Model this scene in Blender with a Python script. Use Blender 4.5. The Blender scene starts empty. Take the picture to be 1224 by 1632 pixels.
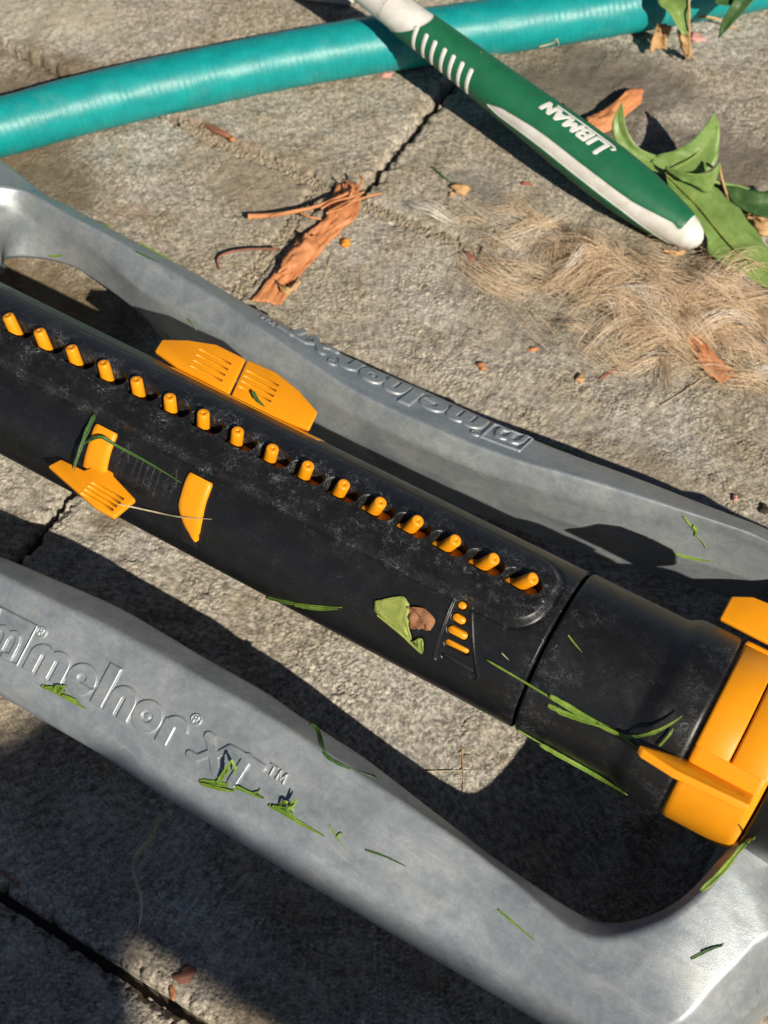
import bpy, bmesh, math, random
import numpy as np
from math import sin, cos, radians, pi, sqrt, atan2, hypot
from mathutils import Vector, Matrix
random.seed(7); RNG = np.random.default_rng(7)
S = 0.01                                   # everything is laid out in centimetres
scn = bpy.context.scene; COL = scn.collection

# ------------------------------------------------------------------ camera
F, PITCH, ZT, D0 = 2200., radians(59), 7.0, 44.
VD = np.array([0, cos(PITCH), -sin(PITCH)]); RT = np.array([1., 0, 0]); UP = np.array([0, sin(PITCH), cos(PITCH)])
CAM = np.array([0, 0, ZT]) - VD*D0
cd = bpy.data.cameras.new('camera'); cam = bpy.data.objects.new('camera', cd); COL.objects.link(cam)
cam.location = Vector(CAM*S); cam.rotation_euler = (pi/2 - PITCH, 0, 0)
cd.sensor_fit = 'VERTICAL'; cd.sensor_height = 24; cd.lens = 24*F/1632
cd.clip_start = .01; cd.clip_end = 200
cd.dof.use_dof = True; cd.dof.focus_distance = .43; cd.dof.aperture_fstop = 15
scn.camera = cam

# ------------------------------------------------------------------ sky and sun
KSH = Vector((-.585, 1.10, -1.0))          # the way the sunlight travels
W = bpy.data.worlds.new('World'); scn.world = W; W.use_nodes = True
wn = W.node_tree.nodes; wl = W.node_tree.links
sky = wn.new('ShaderNodeTexSky'); sky.sky_type = 'NISHITA'; sky.sun_disc = False
sky.sun_elevation = math.atan(1/hypot(KSH.x, KSH.y)); sky.sun_rotation = atan2(-KSH.x, -KSH.y)
bg = wn['Background']; wl.new(sky.outputs[0], bg.inputs[0]); bg.inputs[1].default_value = .062; sky.air_density = .5; sky.dust_density = 1.0; sky.altitude = 1500
sl = bpy.data.lights.new('sun', 'SUN'); sl.energy = 5.0; sl.angle = radians(.5); sl.color = (1, .915, .78)
so = bpy.data.objects.new('sun', sl); COL.objects.link(so); so.rotation_euler = KSH.to_track_quat('-Z', 'Y').to_euler()
so.location = Vector((.6, -1, 1))
scn.view_settings.view_transform = 'Standard'; scn.view_settings.look = 'None'
scn.view_settings.exposure = .08; scn.view_settings.gamma = 1
scn.cycles.max_bounces = 8; scn.cycles.use_denoising = True

# ------------------------------------------------------------------ frames of reference
def ray(x, y):
    d = VD*F + RT*(x-612) - UP*(y-816); return d/np.linalg.norm(d)
def at(x, y, z):                           # the point at height z (cm) behind a spot of the photograph
    d = ray(x, y); return CAM + d*((z-CAM[2])/d[2])
PHI = radians(30.339)
TA = np.array([cos(PHI), -sin(PHI), 0]); BA = np.array([sin(PHI), cos(PHI), 0])
O = at(612, 899, ZT); O[2] = 0
def loc(x, y, z):                          # the same in the sprinkler's own axes: along, across, up
    p = at(x, y, z) - O; return np.array([p@TA, p@BA, z])
def wor(t, b, z): return O + TA*t + BA*b + np.array([0, 0, z])

# ------------------------------------------------------------------ helpers
def link(name, me, mat=None, parent=None, smooth=True):
    ob = bpy.data.objects.new(name, me); COL.objects.link(ob)
    if mat: me.materials.append(mat)
    if parent: ob.parent = parent
    if smooth and len(me.polygons): me.polygons.foreach_set('use_smooth', np.ones(len(me.polygons), bool))
    return ob
def mesh(name, V, Fc, mat=None, parent=None, smooth=True):
    me = bpy.data.meshes.new(name); me.from_pydata([tuple(p) for p in (np.asarray(V, float)*S)], [], Fc); me.update()
    return link(name, me, mat, parent, smooth)
def gridmesh(name, P, mat=None, parent=None, cu=False, cv=False, smooth=True, mask=None):
    nu, nv = P.shape[:2]
    me = bpy.data.meshes.new(name)
    iu = np.arange(nu if cu else nu-1); iv = np.arange(nv if cv else nv-1)
    A, B = np.meshgrid(iu, iv, indexing='ij'); A2 = (A+1) % nu; B2 = (B+1) % nv
    q = np.stack([A*nv+B, A2*nv+B, A2*nv+B2, A*nv+B2], -1).reshape(-1, 4)
    co = P.reshape(-1, 3)
    if mask is not None:
        m = mask.reshape(-1); q = q[m[q].any(1)]
        used = np.zeros(len(co), bool); used[q] = True
        idx = np.cumsum(used)-1; q = idx[q]; co = co[used]
    me.vertices.add(len(co)); me.vertices.foreach_set('co', (co*S).astype(np.float32).ravel())
    n = len(q); me.loops.add(n*4); me.loops.foreach_set('vertex_index', q.astype(np.int32).ravel())
    me.polygons.add(n); me.polygons.foreach_set('loop_start', np.arange(0, n*4, 4, dtype=np.int32))
    me.update(calc_edges=True)
    return link(name, me, mat, parent, smooth)
def tag(o, label=None, cat=None, group=None, kind=None):
    if label: o['label'] = label
    if cat: o['category'] = cat
    if group: o['group'] = group
    if kind: o['kind'] = kind
    return o
def empty(name, p, rz=0):
    o = bpy.data.objects.new(name, None); COL.objects.link(o); o.location = Vector(np.asarray(p)*S); o.rotation_euler = (0, 0, rz)
    o.empty_display_size = .02; return o
def crom(P, n, closed=False):
    P = np.asarray(P, float); m = len(P)
    if closed: s = np.linspace(0, m, n, endpoint=False)
    else: s = np.linspace(0, m-1, n)
    i = np.floor(s).astype(int)
    if not closed: i = np.minimum(i, m-2)
    f = (s-i)[:, None] if P.ndim == 2 else (s-i)[:, None, None]
    g = (lambda k: P[k % m]) if closed else (lambda k: P[np.clip(k, 0, m-1)])
    a, b, c, d = g(i-1), g(i), g(i+1), g(i+2)
    return .5*((2*b)+(c-a)*f+(2*a-5*b+4*c-d)*f*f+(3*b-a-3*c+d)*f**3)
def tube(name, path, rad, mat, parent=None, seg=10, n=None, cap=True):
    P = np.asarray(path, float); rad = np.atleast_1d(np.asarray(rad, float))
    if n:
        P = crom(P, n); rad = np.interp(np.linspace(0, 1, n), np.linspace(0, 1, len(rad)), rad) if len(rad) > 1 else np.full(n, rad[0])
    elif len(rad) == 1: rad = np.full(len(P), rad[0])
    V, Fc = tube_vf(P, rad, seg, cap)
    return mesh(name, V, Fc, mat, parent)
def tube_vf(P, rad, seg, cap=True, off=0):
    T = np.gradient(P, axis=0); T /= np.linalg.norm(T, axis=1)[:, None]+1e-9
    ref = np.array([0, 0, 1.]) if abs(T[0][2]) < .9 else np.array([1., 0, 0])
    V = []; a = np.arange(seg)*2*pi/seg
    for p, t, r in zip(P, T, rad):
        u = np.cross(t, ref); u /= np.linalg.norm(u)+1e-9; w = np.cross(u, t)
        V.append(p + r*(np.cos(a)[:, None]*u + np.sin(a)[:, None]*w))
    n = len(P); V = np.concatenate(V)
    Fc = [(off+i*seg+j, off+i*seg+(j+1) % seg, off+(i+1)*seg+(j+1) % seg, off+(i+1)*seg+j) for i in range(n-1) for j in range(seg)]
    if cap: Fc += [tuple(off+j for j in range(seg)), tuple(off+(n-1)*seg+j for j in reversed(range(seg)))]
    return V, Fc
def fftn(n, lo, hi, seed, cell):
    """periodic noise with wavelengths between lo and hi cm, unit variance"""
    r = np.random.default_rng(seed); w = np.fft.fft2(r.standard_normal((n, n)))
    f = np.hypot(*np.meshgrid(np.fft.fftfreq(n, cell), np.fft.fftfreq(n, cell), indexing='ij'))
    k = np.exp(-(f*lo)**4)*(1-np.exp(-(f*hi)**4)); h = np.real(np.fft.ifft2(w*k)); return h/h.std()
def samp(h, x, y, cell):
    n = h.shape[0]; x = (x/cell) % n; y = (y/cell) % n
    i = np.floor(x).astype(int) % n; j = np.floor(y).astype(int) % n; fx = x-np.floor(x); fy = y-np.floor(y)
    return (h[i, j]*(1-fx)+h[(i+1) % n, j]*fx)*(1-fy)+(h[i, (j+1) % n]*(1-fx)+h[(i+1) % n, (j+1) % n]*fx)*fy
sst = lambda a, b, x: (lambda q: q*q*(3-2*q))(np.clip((x-a)/(b-a), 0, 1))
def plate(name, poly, ez, th, bev, mat, parent):
    """a bevelled slab: poly = 3-D outline, thickened by th against ez"""
    bm = bmesh.new(); ez = np.asarray(ez, float)
    top = [bm.verts.new(Vector(np.asarray(p)*S)) for p in poly]; bot = [bm.verts.new(Vector((np.asarray(p)-ez*th)*S)) for p in poly]
    bm.faces.new(top); bm.faces.new(bot[::-1]); n = len(poly)
    for i in range(n): bm.faces.new((top[i], bot[i], bot[(i+1) % n], top[(i+1) % n]))
    bmesh.ops.recalc_face_normals(bm, faces=bm.faces)
    bmesh.ops.bevel(bm, geom=bm.edges[:], offset=bev*S, segments=3, affect='EDGES', profile=.5, clamp_overlap=True)
    me = bpy.data.meshes.new(name); bm.to_mesh(me); bm.free()
    o = link(name, me, mat, parent); me.set_sharp_from_angle(angle=radians(40)); return o
def skin_strip(L, R, nu=24, nv=7, sag=0., th=.03, wob=0., seed=0):
    """surface between two 3-D edges with a folded midrib; returns V, F of a thin closed sheet"""
    L = crom(L, nu); R = crom(R, nu); r = np.random.default_rng(seed)
    s = np.linspace(0, 1, nv); P = L[:, None]*(1-s)[None, :, None] + R[:, None]*s[None, :, None]
    T = np.gradient((L+R)/2, axis=0); N = np.cross(R-L, T); N /= np.linalg.norm(N, axis=1)[:, None]+1e-9
    N *= np.where(N[:, 2:] < 0, -1, 1)
    wd = np.linalg.norm(R-L, axis=1)
    bow = (1-np.abs(2*s-1)); P = P + N[:, None]*(sag*bow[None, :]*wd[:, None])[..., None]
    if wob: 
        q = r.standard_normal((nu, nv)); q = (q+np.roll(q, 1, 0)+np.roll(q, -1, 0))/1.7; P = P + N[:, None]*(q*wob*(wd[:, None] > .05))[..., None]
    V = np.concatenate([P.reshape(-1, 3), (P-N[:, None]*th).reshape(-1, 3)]); m = nu*nv; Fc = []
    for i in range(nu-1):
        for j in range(nv-1):
            a, b, c, d = i*nv+j, (i+1)*nv+j, (i+1)*nv+j+1, i*nv+j+1
            Fc += [(a, d, c, b), (a+m, b+m, c+m, d+m)]
    rim = [i*nv for i in range(nu)] + [(nu-1)*nv+j for j in range(1, nv)] + [i*nv+nv-1 for i in range(nu-2, -1, -1)] + [j for j in range(nv-2, 0, -1)]
    Fc += [(rim[k], rim[(k+1) % len(rim)], rim[(k+1) % len(rim)]+m, rim[k]+m) for k in range(len(rim))]
    return V, Fc

# ------------------------------------------------------------------ materials
class NT:
    def __init__(s, name):
        s.m = bpy.data.materials.new(name); s.m.use_nodes = True; s.t = s.m.node_tree; s.b = s.t.nodes['Principled BSDF']
        s.tc = s.t.nodes.new('ShaderNodeTexCoord')
    def n(s, typ, **kw):
        o = s.t.nodes.new(typ)
        for k, v in kw.items(): setattr(o, k, v)
        return o
    def l(s, a, b): s.t.links.new(a, b)
    def co(s, scale=(100, 100, 100), space='Object', rot=(0, 0, 0)):
        m = s.n('ShaderNodeMapping'); m.inputs['Scale'].default_value = scale; m.inputs['Rotation'].default_value = rot
        s.l(s.tc.outputs[space], m.inputs['Vector']); return m.outputs[0]
    def noise(s, co, scale, detail=4, rough=.55, dist=0):
        o = s.n('ShaderNodeTexNoise'); s.l(co, o.inputs['Vector']); o.inputs['Scale'].default_value = scale
        o.inputs['Detail'].default_value = detail; o.inputs['Roughness'].default_value = rough; o.inputs['Distortion'].default_value = dist; return o.outputs[0]
    def ramp(s, f, stops, interp='LINEAR'):
        o = s.n('ShaderNodeValToRGB'); s.l(f, o.inputs[0]); e = o.color_ramp.elements; o.color_ramp.interpolation = interp
        while len(e) < len(stops): e.new(.5)
        for k, (p, c) in enumerate(stops): e[k].position = p; e[k].color = (*c, 1) if isinstance(c, tuple) else (c, c, c, 1)
        return o.outputs[0]
    def mix(s, f, a, b, mode='MIX'):
        o = s.n('ShaderNodeMix', data_type='RGBA', blend_type=mode)
        for sock, v in ((o.inputs[0], f), (o.inputs[6], a), (o.inputs[7], b)):
            if hasattr(v, 'is_linked') or hasattr(v, 'links'): s.l(v, sock)
            else: sock.default_value = v if not isinstance(v, tuple) else (*v, 1)
        return o.outputs[2]
    def math(s, op, a, b=None, clamp=False):
        o = s.n('ShaderNodeMath', operation=op, use_clamp=clamp)
        for sock, v in ((o.inputs[0], a), (o.inputs[1], b)):
            if v is None: continue
            if hasattr(v, 'links'): s.l(v, sock)
            else: sock.default_value = v
        return o.outputs[0]
    def bump(s, h, dist, strength=1., prev=None):
        o = s.n('ShaderNodeBump'); o.inputs['Distance'].default_value = dist*S; o.inputs['Strength'].default_value = strength; s.l(h, o.inputs['Height'])
        if prev: s.l(prev, o.inputs['Normal'])
        s.l(o.outputs[0], s.b.inputs['Normal']); return o.outputs[0]
    def set(s, **kw):
        for k, v in kw.items():
            k = k.replace('_', ' ')
            i = s.b.inputs[k]
            if hasattr(v, 'links'): s.l(v, i)
            else: i.default_value = (*v, 1) if isinstance(v, tuple) and len(v) == 3 else v
        return s
def simple(name, col, var=.25, sc=3., rough=.6, bump=.006, bsc=20, **kw):
    k = NT(name); c = k.co(); n = k.noise(c, sc, 5)
    dark = tuple(x*(1-var) for x in col); lite = tuple(min(1, x*(1+var)) for x in col)
    k.set(Base_Color=k.ramp(n, [(.3, dark), (.7, lite)]), Roughness=rough, **kw)
    k.bump(k.noise(c, bsc, 3), bump); return k.m

def mat_concrete():
    k = NT('paver_concrete'); c = k.co(space='Object'); g = k.n('ShaderNodeNewGeometry')
    mp = k.n('ShaderNodeMapping'); mp.inputs['Scale'].default_value = (100,)*3; k.l(g.outputs['Position'], mp.inputs[0]); c = mp.outputs[0]
    big = k.noise(c, .10, 4, .6); mid = k.noise(c, .45, 5, .65, .4); fine = k.noise(c, 4.2, 4, .7); gr = k.noise(c, 8.5, 3, .7)
    col = k.ramp(big, [(.34, (.30, .25, .18)), (.5, (.375, .335, .27)), (.66, (.42, .395, .345))])
    col = k.mix(k.math('MULTIPLY', k.ramp(mid, [(.50, 0.), (.68, 1.)]), .45), col, (.26, .20, .12))
    col = k.mix(.62, col, k.ramp(fine, [(.36, .16), (.5, .52), (.64, .80)]), 'OVERLAY')
    col = k.mix(.5, col, k.ramp(gr, [(.36, .18), (.5, .52), (.64, .84)]), 'OVERLAY')
    # old damp and dirt stains, each with a place of its own on the slabs
    for (px, py, rx, ry, rot, cc, amt) in STAINS:
        p = at(px, py, 0); m = k.n('ShaderNodeMapping', vector_type='TEXTURE'); m.inputs['Location'].default_value = tuple(p*1.); m.inputs['Rotation'].default_value = (0, 0, rot); m.inputs['Scale'].default_value = (rx, ry, 1e3)
        k.l(c, m.inputs[0]); ln = k.n('ShaderNodeVectorMath', operation='LENGTH'); k.l(m.outputs[0], ln.inputs[0])
        d = k.math('ADD', ln.outputs['Value'], k.math('MULTIPLY', k.math('SUBTRACT', k.noise(c, .55, 5, .7), .5), 1.6))
        f = k.ramp(d, [(.50, 1.), (1.05, 0.)]); f = k.math('MULTIPLY', k.math('MULTIPLY', f, amt), k.ramp(k.math('ADD', k.math('MULTIPLY', fine, .6), k.math('MULTIPLY', mid, .4)), [(.36, .62), (.56, 1.)]))
        col = k.mix(f, col, cc)
    k.set(Base_Color=col, Roughness=.92, Specular_IOR_Level=.25)
    b1 = k.bump(k.noise(c, 6, 4, .7), .07); k.bump(k.noise(c, 28, 3, .6), .012, 1., b1); return k.m
STAINS = [(900, 165, 5.5, 3.6, radians(-20), (.12, .105, .08), .85), (1120, 270, 5.5, 3.4, radians(10), (.14, .115, .085), .85), (990, 120, 5.0, 2.2, radians(-25), (.13, .11, .085), .8), (120, 130, 5, 2.0, radians(-40), (.15, .105, .055), .75), (430, 300, 5, 2.2, radians(-30), (.26, .21, .14), .5),
          (20, 225, 8.0, 3.6, radians(-55), (.13, .095, .05), .8), (190, 620, 6.0, 1.6, radians(-30), (.16, .115, .06), .6), (60, 470, 6.5, 2.2, radians(-30), (.17, .115, .055), .75),
          (1180, 1120, 4, 3, 0, (.17, .14, .1), .4), (760, 300, 2.2, 1.0, radians(-30), (.12, .12, .12), .5), (200, 335, 1.5, .6, radians(-10), (.25, .15, .08), .5),
          (340, 215, 3.0, .7, radians(-32), (.27, .16, .08), .6), (850, 520, 3, 1.4, radians(-20), (.16, .14, .11), .4), (1020, 760, 4, 2, radians(-30), (.22, .18, .13), .5),
          (90, 30, 5, 2.5, radians(-10), (.5, .46, .35), .5), (560, 1010, 1.6, .5, radians(-30), (.2, .15, .08), .5), (180, 830, 1.2, .6, 0, (.16, .12, .07), .7)]
def mat_frame():
    k = NT('weathered_grey_metal'); c = k.co(); cs = k.co((22, 150, 150)); cw = k.co((60, 210, 120), rot=(0, 0, radians(22)))
    n1 = k.noise(c, .55, 6, .62, .6); n2 = k.noise(cs, 1.3, 6, .7, .5); n3 = k.noise(c, 26, 3, .6); n4 = k.noise(cw, .9, 6, .7, 1.2)
    col = k.ramp(n1, [(.28, (.26, .295, .325)), (.5, (.345, .385, .41)), (.72, (.43, .462, .478))])
    col = k.mix(k.math('MULTIPLY', k.ramp(n2, [(.50, 0.), (.75, 1.)]), .5), col, (.43, .44, .43))
    col = k.mix(k.math('MULTIPLY', k.ramp(n4, [(.58, 0.), (.68, 1.)]), .45), col, (.50, .49, .46))
    col = k.mix(k.math('MULTIPLY', k.ramp(n4, [(.30, 1.), (.40, 0.)]), .35), col, (.16, .18, .2))
    col = k.mix(k.math('MULTIPLY', k.ramp(k.noise(c, .8, 7, .75, 1.5), [(.62, 0.), (.70, 1.)]), .4), col, (.47, .43, .35))
    col = k.mix(.27, col, k.ramp(k.noise(c, 3.4, 6, .72, .8), [(.36, .30), (.5, .5), (.64, .72)]), 'OVERLAY')
    sc1 = k.math('ABSOLUTE', k.math('SUBTRACT', k.noise(k.co((9, 120, 120), rot=(0, 0, radians(9))), 1.6, 3, .6, .4), .5)); col = k.mix(k.math('MULTIPLY', k.math('MULTIPLY', k.ramp(sc1, [(0., 1.), (.012, 0.)]), k.ramp(n1, [(.45, 0.), (.6, 1.)])), .5), col, (.55, .56, .55))
    k.set(Base_Color=col, Metallic=.42, Roughness=k.ramp(k.math('ADD', k.math('MULTIPLY', n2, .5), k.math('MULTIPLY', n1, .5)), [(.35, .33), (.65, .50)]))
    b1 = k.bump(n3, .005); k.bump(n2, .008, .7, b1); return k.m
def mat_black():
    k = NT('black_plastic'); c = k.co(); n1 = k.noise(c, 1.1, 6, .7, .8); n2 = k.noise(c, 14, 4, .7)
    a = k.n('ShaderNodeAttribute', attribute_name='scuff'); sc = a.outputs['Fac']
    # thin pale mineral threads where scuff is high
    th = k.math('ABSOLUTE', k.math('SUBTRACT', k.noise(c, 2.2, 2.5, .55, 2.2), .5)); th = k.ramp(th, [(.0, 1.), (.014, 0.)])
    th2 = k.math('ABSOLUTE', k.math('SUBTRACT', k.noise(c, 3.6, 2., .5, 3.5), .48)); th2 = k.ramp(th2, [(.0, 1.), (.016, 0.)])
    patch = k.ramp(k.noise(c, 1.7, 4, .6), [(.48, 0.), (.66, 1.)])
    w = k.math('MULTIPLY', k.math('MULTIPLY', k.math('MAXIMUM', th, k.math('MULTIPLY', th2, .7)), patch), k.math('ADD', sc, .12), True)
    haze = k.math('MULTIPLY', k.ramp(n1, [(.45, 0.), (.8, 1.)]), k.math('ADD', k.math('MULTIPLY', sc, .05), .012))
    chalk = k.math('MULTIPLY', k.math('MULTIPLY', sc, k.ramp(k.noise(c, 7, 5, .75), [(.55, 0.), (.72, 1.)])), .16)
    f = k.math('ADD', k.math('ADD', k.math('MULTIPLY', w, 1.), haze), chalk, True)
    k.set(Base_Color=k.mix(f, (.0095, .0098, .0105), (.27, .28, .29)), Roughness=k.math('ADD', k.ramp(n1, [(.3, .29), (.7, .42)]), k.math('MULTIPLY', f, .4)), Specular_IOR_Level=.5)
    b1 = k.bump(n2, .004); k.bump(k.noise(c, 45, 2), .002, 1, b1); return k.m
def mat_hose():
    k = NT('teal_hose_vinyl'); c = k.co(); n = k.noise(c, 1.2, 5, .6); sp = k.noise(c, 11, 3, .6)
    col = k.ramp(n, [(.3, (.003, .25, .255)), (.7, (.006, .335, .33))]); col = k.mix(k.math('MULTIPLY', k.ramp(sp, [(.66, 0.), (.76, 1.)]), .35), col, (.25, .42, .4))
    col = k.mix(k.math('MULTIPLY', k.ramp(k.noise(c, .5, 6, .7), [(.55, 0.), (.75, 1.)]), .18), col, (.30, .33, .27))
    k.set(Base_Color=col, Roughness=.42, Specular_IOR_Level=.48); k.bump(k.noise(c, 9, 4), .008); return k.m
def mat_grip():
    k = NT('green_grip_rubber'); a = k.n('ShaderNodeAttribute', attribute_name='sdf'); c = k.co()
    f = k.ramp(k.math('MULTIPLY_ADD', a.outputs['Fac'], 12.) if False else k.math('ADD', k.math('MULTIPLY', a.outputs['Fac'], 12.), .5), [(.35, 0.), (.65, 1.)])
    n = k.noise(c, 1.5, 6, .65); g = k.ramp(n, [(.3, (.008, .115, .05)), (.7, (.012, .155, .068))])
    g = k.mix(k.math('MULTIPLY', k.ramp(k.noise(c, .5, 5, .7), [(.58, 0.), (.72, 1.)]), .45), g, (.07, .10, .08))
    w = k.ramp(k.noise(c, 1.2, 5, .6), [(.35, (.64, .62, .54)), (.6, (.80, .79, .74))])
    k.set(Base_Color=k.mix(f, g, w), Roughness=.5); k.bump(k.noise(c, 18, 4), .004); return k.m
def mat_leaf(name, c1, c2, vein=None, rough=.5):
    k = NT(name); c = k.co(); n = k.noise(c, 1.3, 6, .65, .6)
    col = k.ramp(n, [(.3, c1), (.7, c2)])
    v = k.math('ABSOLUTE', k.math('SUBTRACT', k.noise(c, 2.2, 2, .4, .4), .5)); col = k.mix(k.math('MULTIPLY', k.ramp(v, [(0., 1.), (.025, 0.)]), .22), col, vein or tuple(min(1, x*1.9) for x in c2))
    k.set(Base_Color=col, Roughness=rough, Specular_IOR_Level=.4); b = k.bump(n, .05, .6); k.bump(k.noise(c, 14, 4), .01, 1, b); return k.m
def mat_hair():
    k = NT('dry_animal_hair'); a = k.n('ShaderNodeAttribute', attribute_name='tone')
    k.set(Base_Color=k.ramp(a.outputs['Fac'], [(0., (.42, .31, .20)), (.4, (.72, .55, .37)), (.7, (.84, .62, .39)), (1., (.93, .87, .75))]), Roughness=.45, Transmission_Weight=.0, Subsurface_Weight=0.); return k.m
M = {}
M['concrete'] = mat_concrete(); M['frame'] = mat_frame(); M['black'] = mat_black(); M['hose'] = mat_hose(); M['grip'] = mat_grip(); M['hair'] = mat_hair()
M['orange'] = simple('orange_plastic', (.90, .335, .007), .06, .8, .38, .003, 12, Specular_IOR_Level=.45)
M['dark'] = simple('dark_hole', (.006, .006, .006), .2, 3, .8)
M['soil'] = simple('dark_soil', (.045, .036, .026), .5, 2.5, .95, .06, 4)
M['sand'] = simple('joint_sand', (.30, .25, .18), .35, 3, .95, .05, 8)
M['white'] = simple('white_plastic', (.68, .66, .60), .10, .9, .42, .004, 6)
M['print'] = simple('white_print', (.72, .71, .66), .08, 1.5, .5)
M['grass'] = mat_leaf('grass_green', (.085, .17, .018), (.24, .36, .045), (.36, .46, .14))
M['grassdk'] = mat_leaf('grass_dark', (.03, .075, .016), (.08, .16, .04))
M['leaf'] = mat_leaf('leaf_green', (.135, .235, .05), (.25, .36, .11), (.36, .47, .2), .38)
M['leafdk'] = mat_leaf('leaf_dark_green', (.035, .09, .025), (.075, .15, .045), None, .45)
M['yleaf'] = mat_leaf('leaf_yellow_green', (.17, .23, .04), (.36, .40, .10), (.5, .52, .22))
M['brown'] = mat_leaf('leaf_brown', (.20, .085, .035), (.36, .17, .08), None, .7)
M['petal'] = mat_leaf('dry_orange_petal', (.46, .165, .06), (.70, .31, .13), (.78, .45, .25), .6)
M['husk'] = mat_leaf('husk_tan', (.40, .22, .09), (.62, .40, .19), None, .65)
M['straw'] = simple('dry_straw', (.50, .43, .27), .25, 2, .6)
M['stem'] = simple('red_brown_stem', (.30, .12, .07), .3, 2, .6)
M['crumb'] = simple('orange_crumb', (.75, .27, .02), .15, 4, .6)
M['pink'] = simple('pink_chip', (.62, .30, .26), .15, 4, .7)
M['wood'] = simple('grey_wood', (.24, .19, .14), .3, .6, .75, .03, 3)

# ------------------------------------------------------------------ patio
NZ = 1024; CELL = .04
H_A = fftn(NZ, .13, .32, 1, CELL); H_B = fftn(NZ, .10, .22, 2, CELL); H_C = fftn(NZ, .5, 2.5, 3, CELL); H_D = fftn(NZ, 2.5, 14, 4, CELL); H_E = fftn(NZ, .25, .8, 5, CELL)
def relief(x, y, o):
    a = np.minimum(np.abs(samp(H_A, x+o, y-o, CELL)), 1.3); e = np.minimum(np.abs(samp(H_E, x-o, y+2*o, CELL)), 1.)
    rough = np.clip(.65+.5*samp(H_D, x*1.7+9, y*1.7, CELL), .12, 1.25)
    h = .054*np.sqrt(a)*rough + .026*np.sqrt(e)*rough + .016*samp(H_B, x, y+o, CELL)*rough + .014*samp(H_C, x+o, y, CELL) + .03*samp(H_D, x, y+o, CELL)
    pit = np.clip(samp(H_C, x*1.3-o, y*1.3, CELL)*.6+samp(H_A, x+3, y, CELL)*.5-1.35, 0, 1.2)
    return h - .075*pit*rough - .04
VIS = []
def paver(t0, t1, b0, b1, fine=None, step=.06, dz=0., o=0.):
    def axis(a, b, f):
        if f is None: return np.concatenate([[a, a+.3], np.arange(a+2, b-1, 2.), [b-.3, b]])
        lo, hi = max(a, f[0]), min(b, f[1])
        L = list(np.arange(lo, hi, step))+[hi]
        if lo > a+.01: L = list(np.linspace(a, lo, max(3, int((lo-a)/1.))))[:-1]+L
        if hi < b-.01: L = L+list(np.linspace(hi, b, max(3, int((b-hi)/1.))))[1:]
        return np.array(L)
    ts = axis(t0, t1, fine and fine[0]); bs = axis(b0, b1, fine and fine[1])
    T, B = np.meshgrid(ts, bs, indexing='ij')
    wob = lambda x, y: .10*samp(H_C, x, y, CELL)+.06*samp(H_E, x, y, CELL)+.03*samp(H_A, x, y, CELL)
    d = np.minimum(np.minimum(T-t0, t1-T)+wob(T+o, B), np.minimum(B-b0, b1-B)+wob(T+o, B+5))
    Z = relief(T, B, o)+dz
    Z = np.where(d < .42, Z-.36*np.clip((.42-d)/.42, 0, 2)**2.2, Z)
    edge = np.zeros_like(T, bool); edge[0] = edge[-1] = True; edge[:, 0] = edge[:, -1] = True
    Z = np.where(edge, -2.6, Z)
    P = O + TA*T[..., None] + BA*B[..., None] + np.array([0, 0, 1.])*Z[..., None]
    return gridmesh('paver', P, M['concrete'], patio)
soilv = []
patio = mesh('patio', [(-300, -300, -.75), (300, -300, -.75), (300, 300, -.75), (-300, 300, -.75)], [(0, 1, 2, 3)], M['soil'])
tag(patio, 'square rough concrete pavers with dark joints', kind='structure')
g = .13
paver(-13.85+g, 18.2-g, -13.5+g, 18.45-g, ((-13.85, 18), (-13.5, 18.45)), .05, 0, 3)
paver(-45.9+g, -13.85-g, -13.5+g, 18.45-g, ((-33, -13.85), (-6, 18.45)), .062, -.02, 11)
paver(-44.2+g, -12.15-.12, 18.45+.1, 50, ((-35, -12.15), (18.45, 37)), .07, .05, 21)
paver(-12.15+.12, 19.9-g, 18.45+.1, 50, ((-12.15, 9), (18.45, 41)), .07, .0, 33)
paver(-22+g, 10.-g, -45.5, -13.5-g, ((-7.5, 6), (-18.5, -13.5)), .05, -.03, 43)
for i in range(-3, 4):
    for j in range(-3, 4):
        if (i, j) in ((0, 0), (-1, 0), (0, 1), (-1, 1), (0, -1)): continue
        t0 = -13.85+32.05*i + (1.7 if j > 0 else 0) - (8.2 if j < 0 else 0); b0 = -13.5+31.95*j
        paver(t0+g, t0+32.05-g, b0+g, b0+31.95-g, None, 1, 0, i*7+j)
# gritty sand swept into the long joint behind the sprinkler
n = 420; tt = np.linspace(-21.5, -4, n); v = np.linspace(-1, 1, 14)
T, Vv = np.meshgrid(tt, v, indexing='ij'); Z = -.22+.16*(1-Vv**2)+.05*samp(H_A, T, Vv*.34, CELL)+.03*samp(H_B, T, Vv*.34, CELL)
P = O+TA*T[..., None]+BA*(18.42+Vv*.34+.05*samp(H_C, T, T*0, CELL))[..., None]+np.array([0, 0, 1.])*Z[..., None]
tag(gridmesh('joint_sand', P, M['sand'], patio), kind='stuff')

bbv = np.linspace(8.5, 18.3, 260); Bv, Vv = np.meshgrid(bbv, v, indexing='ij'); Z = -.20+.12*(1-Vv**2)+.05*samp(H_A, Bv, Vv*.34+4, CELL)+.03*samp(H_B, Bv, Vv*.34, CELL)
P = O+TA*(-13.85+Vv*.36)[..., None]+BA*Bv[..., None]+np.array([0, 0, 1.])*Z[..., None]
tag(gridmesh('joint_sand', P, M['sand'], patio), kind='stuff')

# ------------------------------------------------------------------ sprinkler
spr = empty('sprinkler', O, -PHI)
tag(spr, 'oscillating lawn sprinkler with grey metal frame, black tube and orange nozzles', 'sprinkler')

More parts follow.
